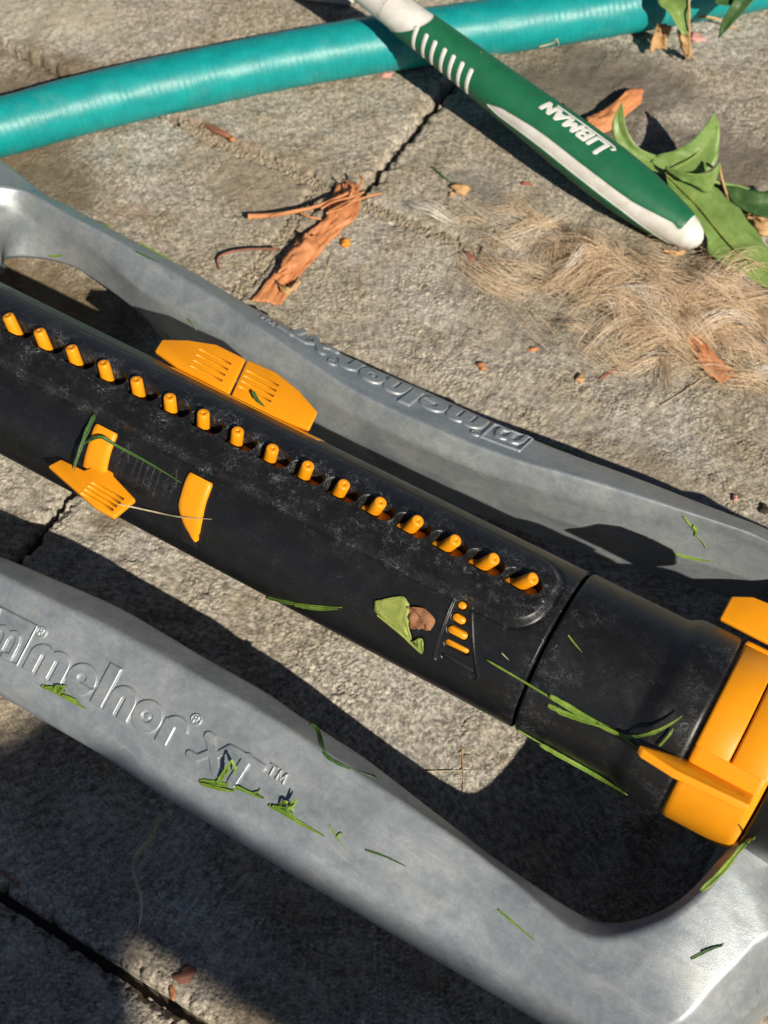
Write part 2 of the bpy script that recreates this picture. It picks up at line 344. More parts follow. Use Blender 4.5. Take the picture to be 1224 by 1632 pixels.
# --- frame: closed loop of six section curves p0..p5, in the sprinkler's axes
def curve_t(ts, px, z, extra=()):
    p = [tuple(loc(x, y, z)[:2]) for x, y in px]+list(extra); p.sort()
    p = np.array(p); xs = np.linspace(p[0, 0], p[-1, 0], 200); ys = np.interp(xs, p[:, 0], p[:, 1])
    k = np.exp(-np.linspace(-2, 2, 25)**2); k /= k.sum(); ys = np.convolve(np.pad(ys, 12, 'edge'), k, 'valid')
    return np.interp(ts, xs, ys)
tn = np.linspace(-19.5, 8.2, 24)
z1, z2, z3, z4, z5, z0 = 4.5, 5.2, 4.0, 3.0, 2.3, 3.1
n1 = curve_t(tn, [(0,885),(37,900),(190,965),(348,1060),(425,1100),(490,1150),(560,1190),(612,1230),(725,1318),(800,1375),(900,1440)], z1, [(-20, -6.3), (-16, -5.75)])
n2 = curve_t(tn, [(0,915),(108,970),(162,992),(240,1035),(289,1063),(366,1107),(413,1131),(725,1333),(855,1434)], z2, [(-20, -6.9), (-16, -6.2), (10, -6.65)])
n3 = curve_t(tn, [(0,1070),(54,1103),(180,1178),(335,1293),(460,1358),(500,1387),(831,1558)], z3, [(-20, -8.3), (-15, -8.2), (10.5, -8.4)])
n4 = curve_t(tn, [(0,1113),(80,1160),(180,1218),(255,1272),(330,1315),(460,1397),(500,1419),(680,1527),(855,1632)], z4, [(-20, -8.9), (-15, -8.85)])
near = np.stack([np.stack([tn, b, np.full_like(tn, z)], -1) for b, z in (((n1+n4)/2, z0-.6), (n1-.02, z0), (n1, z1), (n2, z2), (n3, z3), (n4, z4), (n4+.45, z5))], 1)
tf = np.linspace(10.6, -21.0, 26)
f1 = curve_t(tf, [(0,326),(60,347),(105,371),(157,402),(222,462),(314,514),(450,592),(540,650),(620,687),(727,738),(860,781),(1009,820),(1128,847),(1224,882)], z1)
f2 = curve_t(tf, [(0,287),(52,308),(105,342),(157,365),(235,410),(320,457),(400,512),(560,622),(671,673),(754,708),(838,738),(900,752),(1003,784),(1128,826),(1224,858)], z2)
f3 = curve_t(tf, [(0,280),(52,296),(105,322),(157,350),(235,392),(320,436),(400,485),(560,566),(679,617),(796,671),(900,716),(1009,754),(1128,802),(1224,838)], z3)
f0 = curve_t(tf, [(0,415),(40,408),(75,408),(105,416),(140,437),(180,466),(215,490)], z0, [(-13.5, 6.25), (-10, 5.95), (-6.3, 5.72), (-2, 5.88), (3.5, 6.48), (9, 7.5), (10, 7.7)])
zf0 = z0-.25-1.75*np.clip((tf+15)/4, 0, 1)
far = np.stack([np.stack([tf, b, np.zeros_like(tf)+z], -1) for b, z in ((f0+.12+.06*np.clip((tf+15)/4, 0, 1), zf0), (f0, z0), (f1, z1), (f2, z2), (f3, z3), (f3+.12, z4-.3), (f3-.35, z5))], 1)
CPX = [[(900,1440),(905,1478),(860,1580),(890,1650)], [(960,1468),(965,1497),(985,1650),(1000,1715)], [(1030,1460),(1040,1478),(1078,1632),(1130,1680)],
       [(1090,1427),(1100,1440),(1141,1569),(1200,1610)], [(1140,1375),(1150,1385),(1200,1510),(1250,1560)], [(1175,1325),(1188,1330),(1260,1440),(1320,1490)]]
CZ = [(4.7,5.3,4.15,3.1), (5.2,5.6,4.6,3.2), (5.8,6.1,5.3,3.6), (6.2,6.5,5.8,4.0), (6.5,6.8,6.1,4.2), (6.6,6.9,6.2,4.3)]
CN = [[tuple(loc(x, y, z)[:2]) for (x, y), z in zip(c, zz)] for c, zz in zip(CPX, CZ)]
def corner(c, z, sb, st, t0=0.):
    p = [(t0+st*(x-t0), sb*y, q) for (x, y), q in zip(c, z)]
    zl = {4.7: 2.4, 5.2: 1.2}.get(z[0], .3); return [(p[0][0]+st*.5, p[0][1], zl-.2), (p[0][0], p[0][1], zl)]+p+[(p[3][0]+st*(.55 if zl < 2 else -.4), p[3][1]+(.25 if p[3][1] < 0 else -.25), .4 if zl < 2 else p[3][2]-.7)]
TC = -5.2
c_nr = [corner(c, z, 1, 1) for c, z in zip(CN, CZ)]
def wide(sec, i, dt, dw):                     # the far side bows out further than the near one
    f = (5-i)/5.; return [(t+dt*f, b+(dw*f if k < 4 else dw*f*.35), z) for k, (t, b, z) in enumerate(sec)]
c_fr = [wide(corner(CN[i], CZ[i], -1, 1), i, 2.6, 2.0) for i in range(5, -1, -1)]
c_fl = [[(2*TC-t-.9, b*1.12, z) for t, b, z in corner(c, zz, -1, 1)] for c, zz in zip(CN[1:], CZ[1:])]
c_nl = [[(2*TC-t-.9, b, z) for t, b, z in corner(c, zz, 1, 1)] for c, zz in zip(CN[::-1], CZ[::-1])]
ring = np.array(list(near)+c_nr+c_fr+list(far)+c_fl+c_nl)
ringS = crom(ring, 620, True)
def fillet(sec, rr, k=6):
    m = len(sec); out = []
    for i in range(m):
        a, p, c = sec[i-1], sec[i], sec[(i+1) % m]; la = np.linalg.norm(a-p); lc = np.linalg.norm(c-p); d = min(rr[i], .42*la, .42*lc)
        q0 = p+(a-p)/max(la, 1e-6)*d; q2 = p+(c-p)/max(lc, 1e-6)*d
        for s in np.linspace(0, 1, k): out.append(q0*(1-s)**2+2*p*s*(1-s)+q2*s*s)
        nx = c+(p-c)/max(lc, 1e-6)*min(rr[(i+1) % m], .42*lc)
        for s in (1/3, 2/3): out.append(q2*(1-s)+nx*s)
    return out
nst = len(ring); ci = np.zeros(nst); ci[len(near)+1:len(near)+11] = 1; ci = np.interp(np.linspace(0, nst, 620), np.arange(nst), ci)
P = np.array([fillet(q, (.08, .08, .14, .16, .62-.47*c, .55-.35*c, .25)) for q, c in zip(ringS, ci)])
frame = gridmesh('frame', P, M['frame'], spr, cu=True, cv=True)
# short legs that carry the frame at its four corners
for (t, b) in ((14.6, -6.6), (14.6, 7.5), (-25.6, -6.6), (-25.6, 7.2)):
    plate('foot', [(t-.9, b-.5, 3.2), (t+.9, b-.5, 3.2), (t+.9, b+.5, 3.2), (t-.9, b+.5, 3.2)], (0, 0, 1), 3.2, .15, M['frame'], frame)

# --- raised lettering
def sdbox(u, v, cx, cy, hx, hy, r=0.):
    qx = np.abs(u-cx)-hx+r; qy = np.abs(v-cy)-hy+r
    return np.hypot(np.maximum(qx, 0), np.maximum(qy, 0))+np.minimum(np.maximum(qx, qy), 0)-r
def sdseg(u, v, pts, w):
    d = np.full_like(u, 9.)
    for (x0, y0), (x1, y1) in zip(pts[:-1], pts[1:]):
        dx, dy = x1-x0, y1-y0; h = np.clip(((u-x0)*dx+(v-y0)*dy)/(dx*dx+dy*dy+1e-9), 0, 1); d = np.minimum(d, np.hypot(u-x0-h*dx, v-y0-h*dy))
    return d-w
disc = lambda u, v, cx, cy, r: np.hypot(u-cx, v-cy)-r
sub = lambda a, b: np.maximum(a, -b)
uni = lambda *a: np.minimum.reduce(a)
def arch(u, v, x0, x1, h):                  # block with a round top and a square foot
    r = (x1-x0)/2; c = (x0+x1)/2; return uni(sdbox(u, v, c, (h-r)/2, r, (h-r)/2), np.maximum(disc(u, v, c, h-r, r), -v))
def L_m(u, v):
    s = uni(arch(u, v, 0, .86, 1.02), arch(u, v, .6, 1.46, 1.02)); s = sub(s, sdbox(u, v, .47, .26, .05, .42, .05)); return sub(s, sdbox(u, v, .99, .26, .05, .42, .05))
def L_n(u, v): return sub(arch(u, v, 0, .93, 1.02), sdbox(u, v, .47, .24, .05, .42, .05))
def L_e(u, v): return sub(sub(disc(u, v, .5, .5, .53), disc(u, v, .5, .54, .13)), sdseg(u, v, [(.5, .47), (1.1, .40)], .035))
def L_l(u, v): return sdbox(u, v, .23, .7, .23, .7)
def L_o(u, v): return uni(sub(disc(u, v, .5, .5, .53), disc(u, v, .5, .5, .165)), disc(u, v, .5, .5, .115))
def L_r(u, v): return uni(np.maximum(disc(u, v, .46, .56, .46), u-.46), sdbox(u, v, .21, .3, .21, .3), sdbox(u, v, .55, .84, .2, .18), sdbox(u, v, .33, .6, .13, .4, .0)) if False else uni(arch(u, v, 0, .9, 1.02)+np.where((u > .42) & (v < .66), 9, 0)*1., sdbox(u, v, .2, .4, .2, .4))
def L_logo(u, v):
    fr = np.abs(sdbox(u, v, .72, .7, .72, .7))-.035
    m = sdseg(u, v, [(.22, .0), (.22, .62), (.30, .82), (.44, .88), (.58, .82), (.66, .62), (.66, .25)], .10); m2 = sdseg(u, v, [(.66, .62), (.74, .82), (.88, .88), (1.02, .82), (1.10, .62), (1.10, .15), (.86, .1)], .10)
    return uni(fr, m, m2)
def L_reg(u, v):
    return uni(np.abs(disc(u, v, .18, .18, .165))-.022, sdseg(u, v, [(.12, .08), (.12, .28), (.22, .27), (.23, .2), (.13, .18)], .02), sdseg(u, v, [(.17, .18), (.25, .08)], .02))
def L_X(u, v):
    return uni(sdseg(u, v, [(.42, .92), (.5, .9), (1.15, .12), (1.25, .1)], .16), sdseg(u, v, [(.13, .17), (.42, .17), (.68, .47)], .12), sdseg(u, v, [(.95, .55), (1.2, .93), (1.4, .95), (2.42, .95)], .115), sdseg(u, v, [(1.85, .95), (1.78, .08)], .17))
def L_tm(u, v):
    return uni(sdseg(u, v, [(.02, .33), (.26, .33)], .03), sdseg(u, v, [(.14, .33), (.14, .02)], .03), sdseg(u, v, [(.36, .02), (.38, .33), (.49, .08), (.6, .33), (.62, .02)], .03))
def emboss(name, fn, box, cell, h, bev, mp, mat, parent):
    us = np.arange(box[0]-bev, box[1]+bev+cell, cell); vs = np.arange(box[2]-bev, box[3]+bev+cell, cell)
    U, Vv = np.meshgrid(us, vs, indexing='ij'); d = fn(U, Vv)
    hh = -.012+(h+.012)*sst(bev*.5, -bev*.5, d) if False else -.012+(h+.012)*np.clip(.5-d/bev, 0, 1)**.8
    return gridmesh(name, mp(U, Vv, hh), mat, parent, mask=(d < bev*.75))
NS = np.argsort(near[:, 2, 0])
def face_near(U, Vv, H):
    t = U; q2 = np.stack([np.interp(t, near[:, 3, 0], near[:, 3, k]) for k in (1, 2)], -1); q3 = np.stack([np.interp(t, near[:, 4, 0], near[:, 4, k]) for k in (1, 2)], -1)
    d = q3-q2; L = np.linalg.norm(d, axis=-1, keepdims=True); d = d/L
    p = q2+d*(NB-Vv)[..., None]; nn = np.stack([d[..., 1]*-1*-1, -d[..., 0]], -1); nn = np.where(nn[..., 1:] < 0, -nn, nn)
    p = p+nn*H[..., None]; return np.concatenate([t[..., None], p], -1)
def face_far(U, Vv, H):
    t = 2*TCF-U; o = far[::-1]
    q2 = np.stack([np.interp(t, o[:, 3, 0], o[:, 3, k]) for k in (1, 2)], -1); q3 = np.stack([np.interp(t, o[:, 4, 0], o[:, 4, k]) for k in (1, 2)], -1)
    d = q3-q2; L = np.linalg.norm(d, axis=-1, keepdims=True); d = d/L
    p = q2+d*(NBF-Vv)[..., None]; nn = np.stack([-d[..., 1], d[..., 0]], -1); nn = np.where(nn[..., 1:] < 0, -nn, nn)
    p = p+nn*H[..., None]; return np.concatenate([t[..., None], p], -1)
NB, NBF, TCF = 2.35, 1.95, -4.65
LET = [('logo', L_logo, -10.5, 0, (0, 1.44, 0, 1.4)), ('registered_mark', L_reg, -9.02, 1.12, (0, .36, 0, .36)), ('letter', L_m, -8.86, 0, (0, 1.46, 0, 1.02)), ('letter', L_e, -7.36, 0, (-.05, 1.06, -.05, 1.04)),
       ('letter', L_l, -6.27, 0, (0, .46, 0, 1.4)), ('letter', L_n, -5.76, 0, (0, .93, 0, 1.02)), ('letter', L_o, -4.82, 0, (-.05, 1.04, -.05, 1.04)), ('letter', L_r, -3.76, 0, (0, .9, 0, 1.02)),
       ('registered_mark', L_reg, -3.04, 1.0, (0, .36, 0, .36)), ('letter', L_X, -2.66, 0, (0, 2.6, -.05, 1.1)), ('trade_mark', L_tm, -.08, .85, (0, .66, 0, .38))]
for nm, fn, u0, v0, bx in LET:
    emboss(nm, fn, bx, .02, .08, .05, (lambda U, Vv, H, u0=u0, v0=v0: face_near(U+u0, Vv+v0, H)), M['frame'], frame)
    emboss(nm, fn, bx, .024, .08, .05, (lambda U, Vv, H, u0=u0, v0=v0: face_far(U+u0, (Vv+v0)*.92, H)), M['frame'], frame)

# --- spray tube
R = 2.60; TILT = 5.
def cyl(t, th, r):                          # th in degrees from straight up, + away from the camera
    a = np.radians(th); return np.stack([t+0*a, r*np.sin(a)+0*t, ZT+r*np.cos(a)+0*t], -1)
NOZ = [(-13.75+1.2*i, (i-7.5)/7.5) for i in range(16)]
ts = np.unique(np.concatenate([np.arange(-28, -15.2, .3), np.arange(-15.2, 5.86, .026), [5.80, 5.85]]).round(4)); ths = np.concatenate([np.arange(-78, 32, .62), np.arange(32, 60, 2.), np.arange(60, 284, 5.)])
T, TH = np.meshgrid(ts, ths, indexing='ij'); A = (TH-TILT)*R*pi/180
pad = sdbox(T, A, -20+2.6, 0, 22.8, 1.22, .9)
rr = R+.0*T+.15*sst(.10, -.12, pad)-.035*np.exp(-((pad-.14)/.06)**2)
slotd = np.full_like(T, 9.)
for i, (tb, q) in enumerate(NOZ):
    w = np.abs(T[:, 0]-tb) < 1.2; tc = tb+.10+.12*q
    d = sdseg(T[w], A[w], [(tc-.30, 0), (tc+.30, 0)], .265); slotd[w] = np.minimum(slotd[w], d)
rr += .018*np.exp(-((slotd-.05)/.035)**2) - .75*np.clip(.5-slotd/.03, 0, 1)
# triangular level mark with five slots
A2 = TH*R*pi/180
def cylpx(x, y, r=2.62):                     # a spot of the photograph on the tube: along, arc length from straight up
    d = ray(x, y); o = CAM-O-np.array([0, 0, ZT]); ob, oz, db, dz = o@BA, o[2], d@BA, d[2]
    qa, qb, qc = db*db+dz*dz, ob*db+oz*dz, ob*ob+oz*oz-r*r; k = (-qb-sqrt(max(qb*qb-qa*qc, 0)))/qa; p = o+d*k
    return float(p@TA), atan2(p@BA, p[2])*R
def sdpoly(u, v, P):
    d = np.full_like(u, 9.); ins = np.zeros(u.shape, bool); n = len(P)
    for k in range(n):
        (x0, y0), (x1, y1) = P[k], P[(k+1) % n]; d = np.minimum(d, sdseg(u, v, [(x0, y0), (x1, y1)], 0.))
        c = ((y0 > v) != (y1 > v)) & (u < (x1-x0)*(v-y0)/(y1-y0+1e-12)+x0); ins ^= c
    return np.where(ins, -d, d)
tri = [cylpx(*q) for q in ((729, 958), (744, 958), (754, 1078), (697, 1050))]
w = (T > 2.6) & (T < 5.2); dtri = np.full_like(T, 9.); dtri[w] = sdpoly(T[w], A2[w], tri)-.10
rr += .03*np.exp(-((dtri-.03)/.03)**2) - .04*np.clip(.5-dtri/.05, 0, 1)
MARK = []
for (xa, ya, xb, yb), hh in zip(((735, 964, 737, 965), (727, 984, 735, 989), (719, 1004, 738, 1014), (712, 1026, 741, 1040), (706, 1047, 750, 1071)), (.125, .135, .13, .10, .085)):
    pa, pb = cylpx(xa, ya), cylpx(xb, yb); MARK.append((pa, pb, hh)); d = np.full_like(T, 9.); d[w] = sdseg(T[w], A2[w], [pa, pb], hh); rr -= .25*np.clip(.5-d/.03, 0, 1)
# raised arrows and ribs between the two orange straps
rib = np.full_like(T, 9.); gv = A2
for x in (-7.9, -7.68, -7.46, -7.24, -7.02): rib = np.minimum(rib, sdseg(T, gv, [(x, -1.75), (x, -2.55)], .025))
for x in (-8.35, -6.55): rib = np.minimum(rib, uni(sdseg(T, gv, [(x-.2, -1.95), (x, -1.5), (x+.2, -1.95), (x-.2, -1.95)], .02), sdseg(T, gv, [(x-.1, -2.0), (x-.1, -2.7)], .02), sdseg(T, gv, [(x+.1, -2.0), (x+.1, -2.7)], .02)))
rr += .025*np.clip(.5-rib/.04, 0, 1)
rr -= .08*sst(5.79, 5.86, T)
scuff = np.clip(np.exp(-(slotd/.30)**2)*1.25+1.0*np.exp(-((pad-.02)/.17)**2)+.35*sst(.1, -.6, pad)+.55*np.exp(-((T-5.7)/.25)**2)+.7*np.exp(-(rib/.12)**2), 0, 1)
spray = gridmesh('spray_tube', cyl(T, TH, rr), M['black'], spr, cv=True)
def attr(ob, name, vals):
    a = ob.data.attributes.new(name, 'FLOAT', 'POINT'); a.data.foreach_set('value', np.asarray(vals, np.float32).ravel())
attr(spray, 'scuff', scuff)
def capsule(name, tc, a0, hw, hh, r0, r1, mat, parent, da=0.):  # a pill lying on the tube
    k = 20; ang = np.concatenate([np.linspace(-pi/2, pi/2, k//2), np.linspace(pi/2, 3*pi/2, k//2)]); ox = np.concatenate([np.full(k//2, hw), np.full(k//2, -hw)])
    rows = []
    for f, r in ((1, r0), (1, r1-.03), (.85, r1), (.02, r1+.005)):
        t = tc+ox*(1 if f > .5 else f)+np.cos(ang)*hh*f; a = a0+np.sin(ang)*hh*f+da*ox/max(hw, 1e-6)*(1 if f > .5 else f); rows.append(cyl(t, a/(R*pi/180), np.full(k, r)))
    return gridmesh(name, np.array(rows), mat, parent, cv=True)
for (pa, pb, hh), dr in zip(MARK[:4], (.0, .0, .0, -.03)):
    capsule('level_mark', (pa[0]+pb[0])/2, (pa[1]+pb[1])/2+(.03 if dr else 0), (pb[0]-pa[0])/2, hh-.02, R-.3, R+.0+dr, M['orange'], spray, (pb[1]-pa[1])/2)

(pa, pb, hh) = MARK[4]; capsule('vent_slot', (pa[0]+pb[0])/2, (pa[1]+pb[1])/2, (pb[0]-pa[0])/2, hh, R-.3, R-.05, M['dark'], spray, (pb[1]-pa[1])/2)
# --- nozzles: body, and a shoe in the slot below it
def nozzle(i, tb, q):
    b0 = cyl(np.array(tb-.10+.08*q), np.array(TILT+1), np.array(R-.45)); tip = cyl(np.array(-14.24+1.266*i), np.array(TILT+2.2), np.array(2.965+.02*sin(i*2.3)))
    ax = tip-b0; Ln = np.linalg.norm(ax); ax /= Ln; u = np.cross(ax, (0, 1, 0)); u /= np.linalg.norm(u); w_ = np.cross(ax, u); k = 20; a = np.arange(k)*2*pi/k
    rows = [b0+s*Ln*ax+r*(np.cos(a)[:, None]*u+np.sin(a)[:, None]*w_) for s, r in ((0, .215), (.5, .207), (.93, .195), (.97, .183), (1.0, .152), (.992, .08), (.985, .05), (.94, .04), (.92, .005))]
    o = gridmesh('nozzle', np.array(rows), M['orange'], spr, cv=True)
    dep = .62 if i < 7 else (.48 if i < 11 else .34)
    capsule('nozzle_shoe', tb+.10+.12*q, TILT*R*pi/180, .29, .25, R-.9, R+.10-dep, M['orange'], o)
for i, (tb, q) in enumerate(NOZ): nozzle(i, tb, q)

# --- end cap, orange range rings, hub: turned profiles
def lathe(name, prof, mat, a0=0, a1=360, k=140):
    th = np.linspace(a0, a1, k, endpoint=(a1-a0 < 360)); pr = np.array(prof)
    return gridmesh(name, np.array([cyl(np.full(k, t), th, np.full(k, r)) for t, r in pr]), mat, spr, cv=(a1-a0 >= 360))
capo = lathe('end_cap', [(5.6, 2.40), (5.93, 2.42), (5.95, 2.56), (5.99, 2.61), (6.05, 2.63), (6.3, 2.63), (7.5, 2.63), (8.9, 2.63), (9.02, 2.635), (9.12, 2.67), (9.38, 2.80), (9.48, 2.835), (9.6, 2.84), (10.5, 2.84), (10.60, 2.83), (10.65, 2.79), (10.66, 2.5), (10.66, 1)], M['black'])
cv_ = np.array([v.co.x*100 for v in capo.data.vertices]); attr(capo, 'scuff', np.clip(.55*np.exp(-((cv_-6.1)/.5)**2)+.55*np.exp(-((cv_-10.3)/.5)**2)+.04, 0, 1))
capsule('drain_hole', 9.62, -27*R*pi/180, .02, .12, 2.80, 2.845, M['dark'], capo)
ring1 = lathe('range_ring', [(10.74, 1.5), (10.75, 2.68), (10.78, 2.74), (10.85, 2.76), (11.70, 2.76), (11.76, 2.73), (11.77, 2.4)], M['orange'])
ring2 = lathe('range_ring', [(11.81, 2.4), (11.82, 2.73), (11.88, 2.76), (12.82, 2.76), (12.90, 2.73), (12.92, 2.6), (12.93, 1.2)], M['orange'])
lathe('hub', [(12.6, 1.0), (12.98, 2.2), (13.0, 2.60), (13.06, 2.66), (14.9, 2.66), (15.0, 2.6), (15.0, .5)], M['black'])
lathe('motor_housing', [(15.0, .5), (15.02, 3.2), (15.2, 3.4), (19.5, 3.4), (19.85, 3.3), (20, 3.0), (20, .02)], M['black'])
lathe('rear_hub', [(-28.2, .5), (-28.2, 2.4), (-28, 2.5), (-26, 2.5), (-26, 1)], M['black'])
def hplate(name, px, z, th, mat, parent, bev=.07):
    return plate(name, [tuple(loc(x, y, z)) for x, y in px], (0, 0, 1), th, bev, mat, parent)
def ridges(parent, p, d, along, n, gap, r=.05):   # raised finger grips
    V = []; Fc = []
    for k in range(n):
        a = np.asarray(p)+np.asarray(d)*gap*k; a = a-np.array([0, 0, r*.62]); q, f = tube_vf(np.array([a+np.asarray(along)*s for s in np.linspace(0, 1, 4)]), np.full(4, r), 8, True, sum(len(x) for x in V)); V.append(q); Fc += f
    return mesh('grip_ridges', np.concatenate(V), Fc, M['orange'], parent)
ZP = 8.45
h = hplate('slide_tab', [(246,559),(258,540),(300,541),(345,548),(391,571),(364,628),(330,608),(280,583)], ZP, .2, M['orange'], spr)
ridges(h, loc(318, 556, ZP), loc(309, 573, ZP)-loc(318, 556, ZP), (1.25, 0, 0), 4, .52)
h = hplate('slide_tab', [(368,630),(394,572),(440,592),(475,620),(506,655),(492,684),(455,670),(410,651)], ZP, .2, M['orange'], spr)
ridges(h, loc(393, 590, ZP), loc(385, 606, ZP)-loc(393, 590, ZP), (1.25, 0, 0), 4, .52)
h = hplate('slide_tab', [(76,742),(97,731),(122,743),(134,749),(142,746),(147,736),(150,724),(184,742),(180,757),(216,795),(181,824),(150,807)], ZP, .22, M['orange'], spr, .06)
ridges(h, loc(146, 768, ZP+.01), loc(137, 777, ZP+.01)-loc(146, 768, ZP+.01), (1.25, -.02, 0), 4, .62, .06)
def strap(name, rows, r0, r1, mat, parent):         # rows of (theta, t0, t1): a band bent round the tube
    out = []
    rows = np.array(rows); rows = crom(rows, 24)
    for th, a, b in rows:
        ed = np.array([a, a+.01, a+.06, a+.2, (a+b)/2, b-.2, b-.06, b-.01, b]) if b-a > .5 else np.linspace(a, b, 9)
        rad = np.array([r0, r1-.05, r1, r1+.01, r1+.01, r1+.01, r1, r1-.05, r0]); out.append(cyl(ed, np.full(9, th), rad))
    out = np.array(out); lo = cyl(out[0][:, 0], np.full(9, rows[0][0]), np.full(9, r0)); hi = cyl(out[-1][:, 0], np.full(9, rows[-1][0]), np.full(9, r0))
    return gridmesh(name, np.concatenate([[lo], out, [hi]]), mat, parent)
strap('tab_strap', [(-29.5, -9.45, -8.95), (-30.5, -9.62, -8.8), (-42, -9.60, -8.78), (-56, -9.60, -8.74), (-61, -9.6, -8.7)], R-.2, R+.13, M['orange'], spr)
strap('tab_strap', [(-30, -5.95, -5.4), (-31, -6.1, -5.24), (-45, -6.08, -5.2), (-56, -6.0, -5.15), (-70, -5.55, -5.14), (-74, -5.3, -5.15)], R-.2, R+.13, M['orange'], spr)
strap('strap_notch', [(-59, -6.05, -5.95), (-66, -6.0, -5.62), (-76, -5.95, -5.3), (-84, -5.92, -5.16)], R-.2, R+.012, M['dark'], spr)
strap('slide_track', [(50, -9.3, -3.5), (54, -9.3, -3.5), (66, -9.3, -3.5)], R-.2, R+.015, M['orange'], spr)
# fins of the range rings
strap('ring_cover', [(-44, 10.755, 12.88), (-60, 10.755, 12.88), (-80, 10.755, 12.88), (-120, 10.755, 12.88)], R, 2.775, M['orange'], ring1)
h = plate('ring_tab', [tuple(cyl(np.array(t), np.array(th), np.array(r))) for t, r, th in ((9.45, 3.50, -45), (9.62, 3.62, -46), (10.6, 3.66, -47), (12.70, 3.58, -46), (12.74, 2.70, -46), (10.72, 2.70, -46), (9.75, 3.25, -46))], cyl(np.array(0.), np.array(44.), np.array(1.))-cyl(np.array(0.), np.array(0.), np.array(0.)), .26, .06, M['orange'], ring1)
ridges(h, cyl(np.array(11.0), np.array(-46.), np.array(3.02))+np.array([0, -.02, .0]), cyl(np.array(0.), np.array(-46.), np.array(1.))-cyl(np.array(0.), np.array(0.), np.array(0.)), (1.5, 0, 0), 3, .1, .03)
strap('ring_step', [(-36, 10.76, 12.86), (-37, 10.76, 12.87), (-46, 10.76, 12.87)], R, 2.82, M['orange'], ring1)
h = hplate('ring_tab', [(1147,985),(1166,949),(1200,950),(1262,975),(1240,1032)], ZP+.05, .2, M['orange'], ring1)
h = hplate('ring_tab', [(1242,1033),(1264,976),(1320,1005),(1370,1055),(1352,1090)], ZP+.05, .2, M['orange'], ring2)
strap('ring_step', [(52, 10.76, 11.77), (56, 10.76, 11.77), (64, 10.76, 11.77)], R, 2.86, M['orange'], ring1)

# ------------------------------------------------------------------ garden hose
hp = [at(x, y, 1.27) for x, y in ((-420, 300), (-200, 252), (0, 203), (150, 162), (300, 128), (450, 97), (600, 71), (750, 48), (900, 26), (1060, -1), (1224, -30), (1450, -75))]
C0 = crom(hp, 1500); seg = 48; Tn = np.gradient(C0, axis=0); Tn /= np.linalg.norm(Tn, axis=1)[:, None]; sd = np.cross(Tn, (0, 0, 1.)); sd /= np.linalg.norm(sd, axis=1)[:, None]; upv = np.cross(sd, Tn)
al = np.concatenate([[0], np.cumsum(np.linalg.norm(np.diff(C0, axis=0), axis=1))]); aa = np.arange(seg)*2*pi/seg
rad = 1.27+.0065*np.sin(al[:, None]*2*pi/.29+2.*aa[None, :])*np.clip(.75+.4*samp(H_C, al[:, None]*.4, aa[None, :]*2, CELL), .1, 1.4)+.006*samp(H_C, al[:, None]*.5+3, aa[None, :]*1.27, CELL)
P = C0[:, None]+rad[..., None]*(np.cos(aa)[None, :, None]*sd[:, None]+np.sin(aa)[None, :, None]*upv[:, None])
tag(gridmesh('garden_hose', P, M['hose'], None, cv=True), 'thick teal vinyl garden hose lying across the back of the pavers', 'hose')

# ------------------------------------------------------------------ broom handle
A0 = at(1086, 364, 1.05); A1 = at(640, 24, 4.1); ax = (A1-A0); HL = np.linalg.norm(ax); ax /= HL
sdv = np.cross(ax, (0, 0, 1.)); sdv /= np.linalg.norm(sdv); upv = np.cross(sdv, ax)
if upv[2] < 0: upv = -upv; 
rt = sdv if sdv@np.array([1., 0, 0]) > 0 else -sdv                   # towards the upper right of the picture
broom = empty('broom_handle', A0)
tag(broom, 'white broom handle with green rubber grip resting over the hose', 'broom handle')
def HP(s, th, d):                                      # s along, th round (0 = up, + towards upper right), d outwards
    wx = np.interp(s, HS, HWX); wz = np.interp(s, HS, HWZ); a = np.radians(th)
    return (A0-A0)+s[..., None]*ax+(np.sin(a)*(wx+d))[..., None]*rt+(np.cos(a)*(wz+d))[..., None]*upv
HS = np.array([-1.05, -1.0, -.8, -.4, .2, 1.2, 2.5, 4., 6., 8., 10., 12., 14., 16., HL+2, HL+30.])
HWX = np.array([.02, .22, .46, .65, .80, 1.0, 1.19, 1.26, 1.20, 1.09, .99, .93, .84, .78, .74, .72]); HWZ = np.array([.02, .25, .5, .7, .82, .92, .98, 1.0, .97, .92, .87, .82, .78, .75, .73, .72])
s_ = np.concatenate([np.linspace(-1.05, 1, 40), np.arange(1.05, HL+.9, .07)]); th_ = np.arange(-180, 180, 2.5)
Sg, Tg = np.meshgrid(s_, th_, indexing='ij'); wx = np.interp(Sg, HS, HWX); Ag = np.radians(Tg)*wx
def hpix(x, y):                                        # where a spot of the photograph lies on the grip: (s, theta)
    d = ray(x, y); best = None
    for s in np.arange(-1, HL+3, .05):
        c = A0+ax*s
        th = np.arange(-120, 121, 3.); q = HP(np.full(len(th), s), th, np.zeros(len(th)))+A0; e = np.linalg.norm(np.cross(q-CAM, d), axis=1)
        # only the side that faces the camera
        nrm = np.sin(np.radians(th))[:, None]*rt+np.cos(np.radians(th))[:, None]*upv; e = np.where(nrm@(-d) > .0, e, 9); k = e.argmin()
        if best is None or e[k] < best[0]: best = (e[k], s, th[k])
    return best[1], best[2]
GE = hpix(633, 40)[0]
band = np.array([hpix(x, y) for x, y in ((779, 167), (850, 215), (930, 277), (1000, 330), (1062, 372))])   # middle of the white stripe
bw = np.array([.10, .33, .35, .37, .5]); o = np.argsort(band[:, 0]); bs, bt, bw = band[o, 0], band[o, 1], bw[o]
bmid = np.interp(Sg, bs, bt); bhalf = np.interp(Sg, bs, bw)
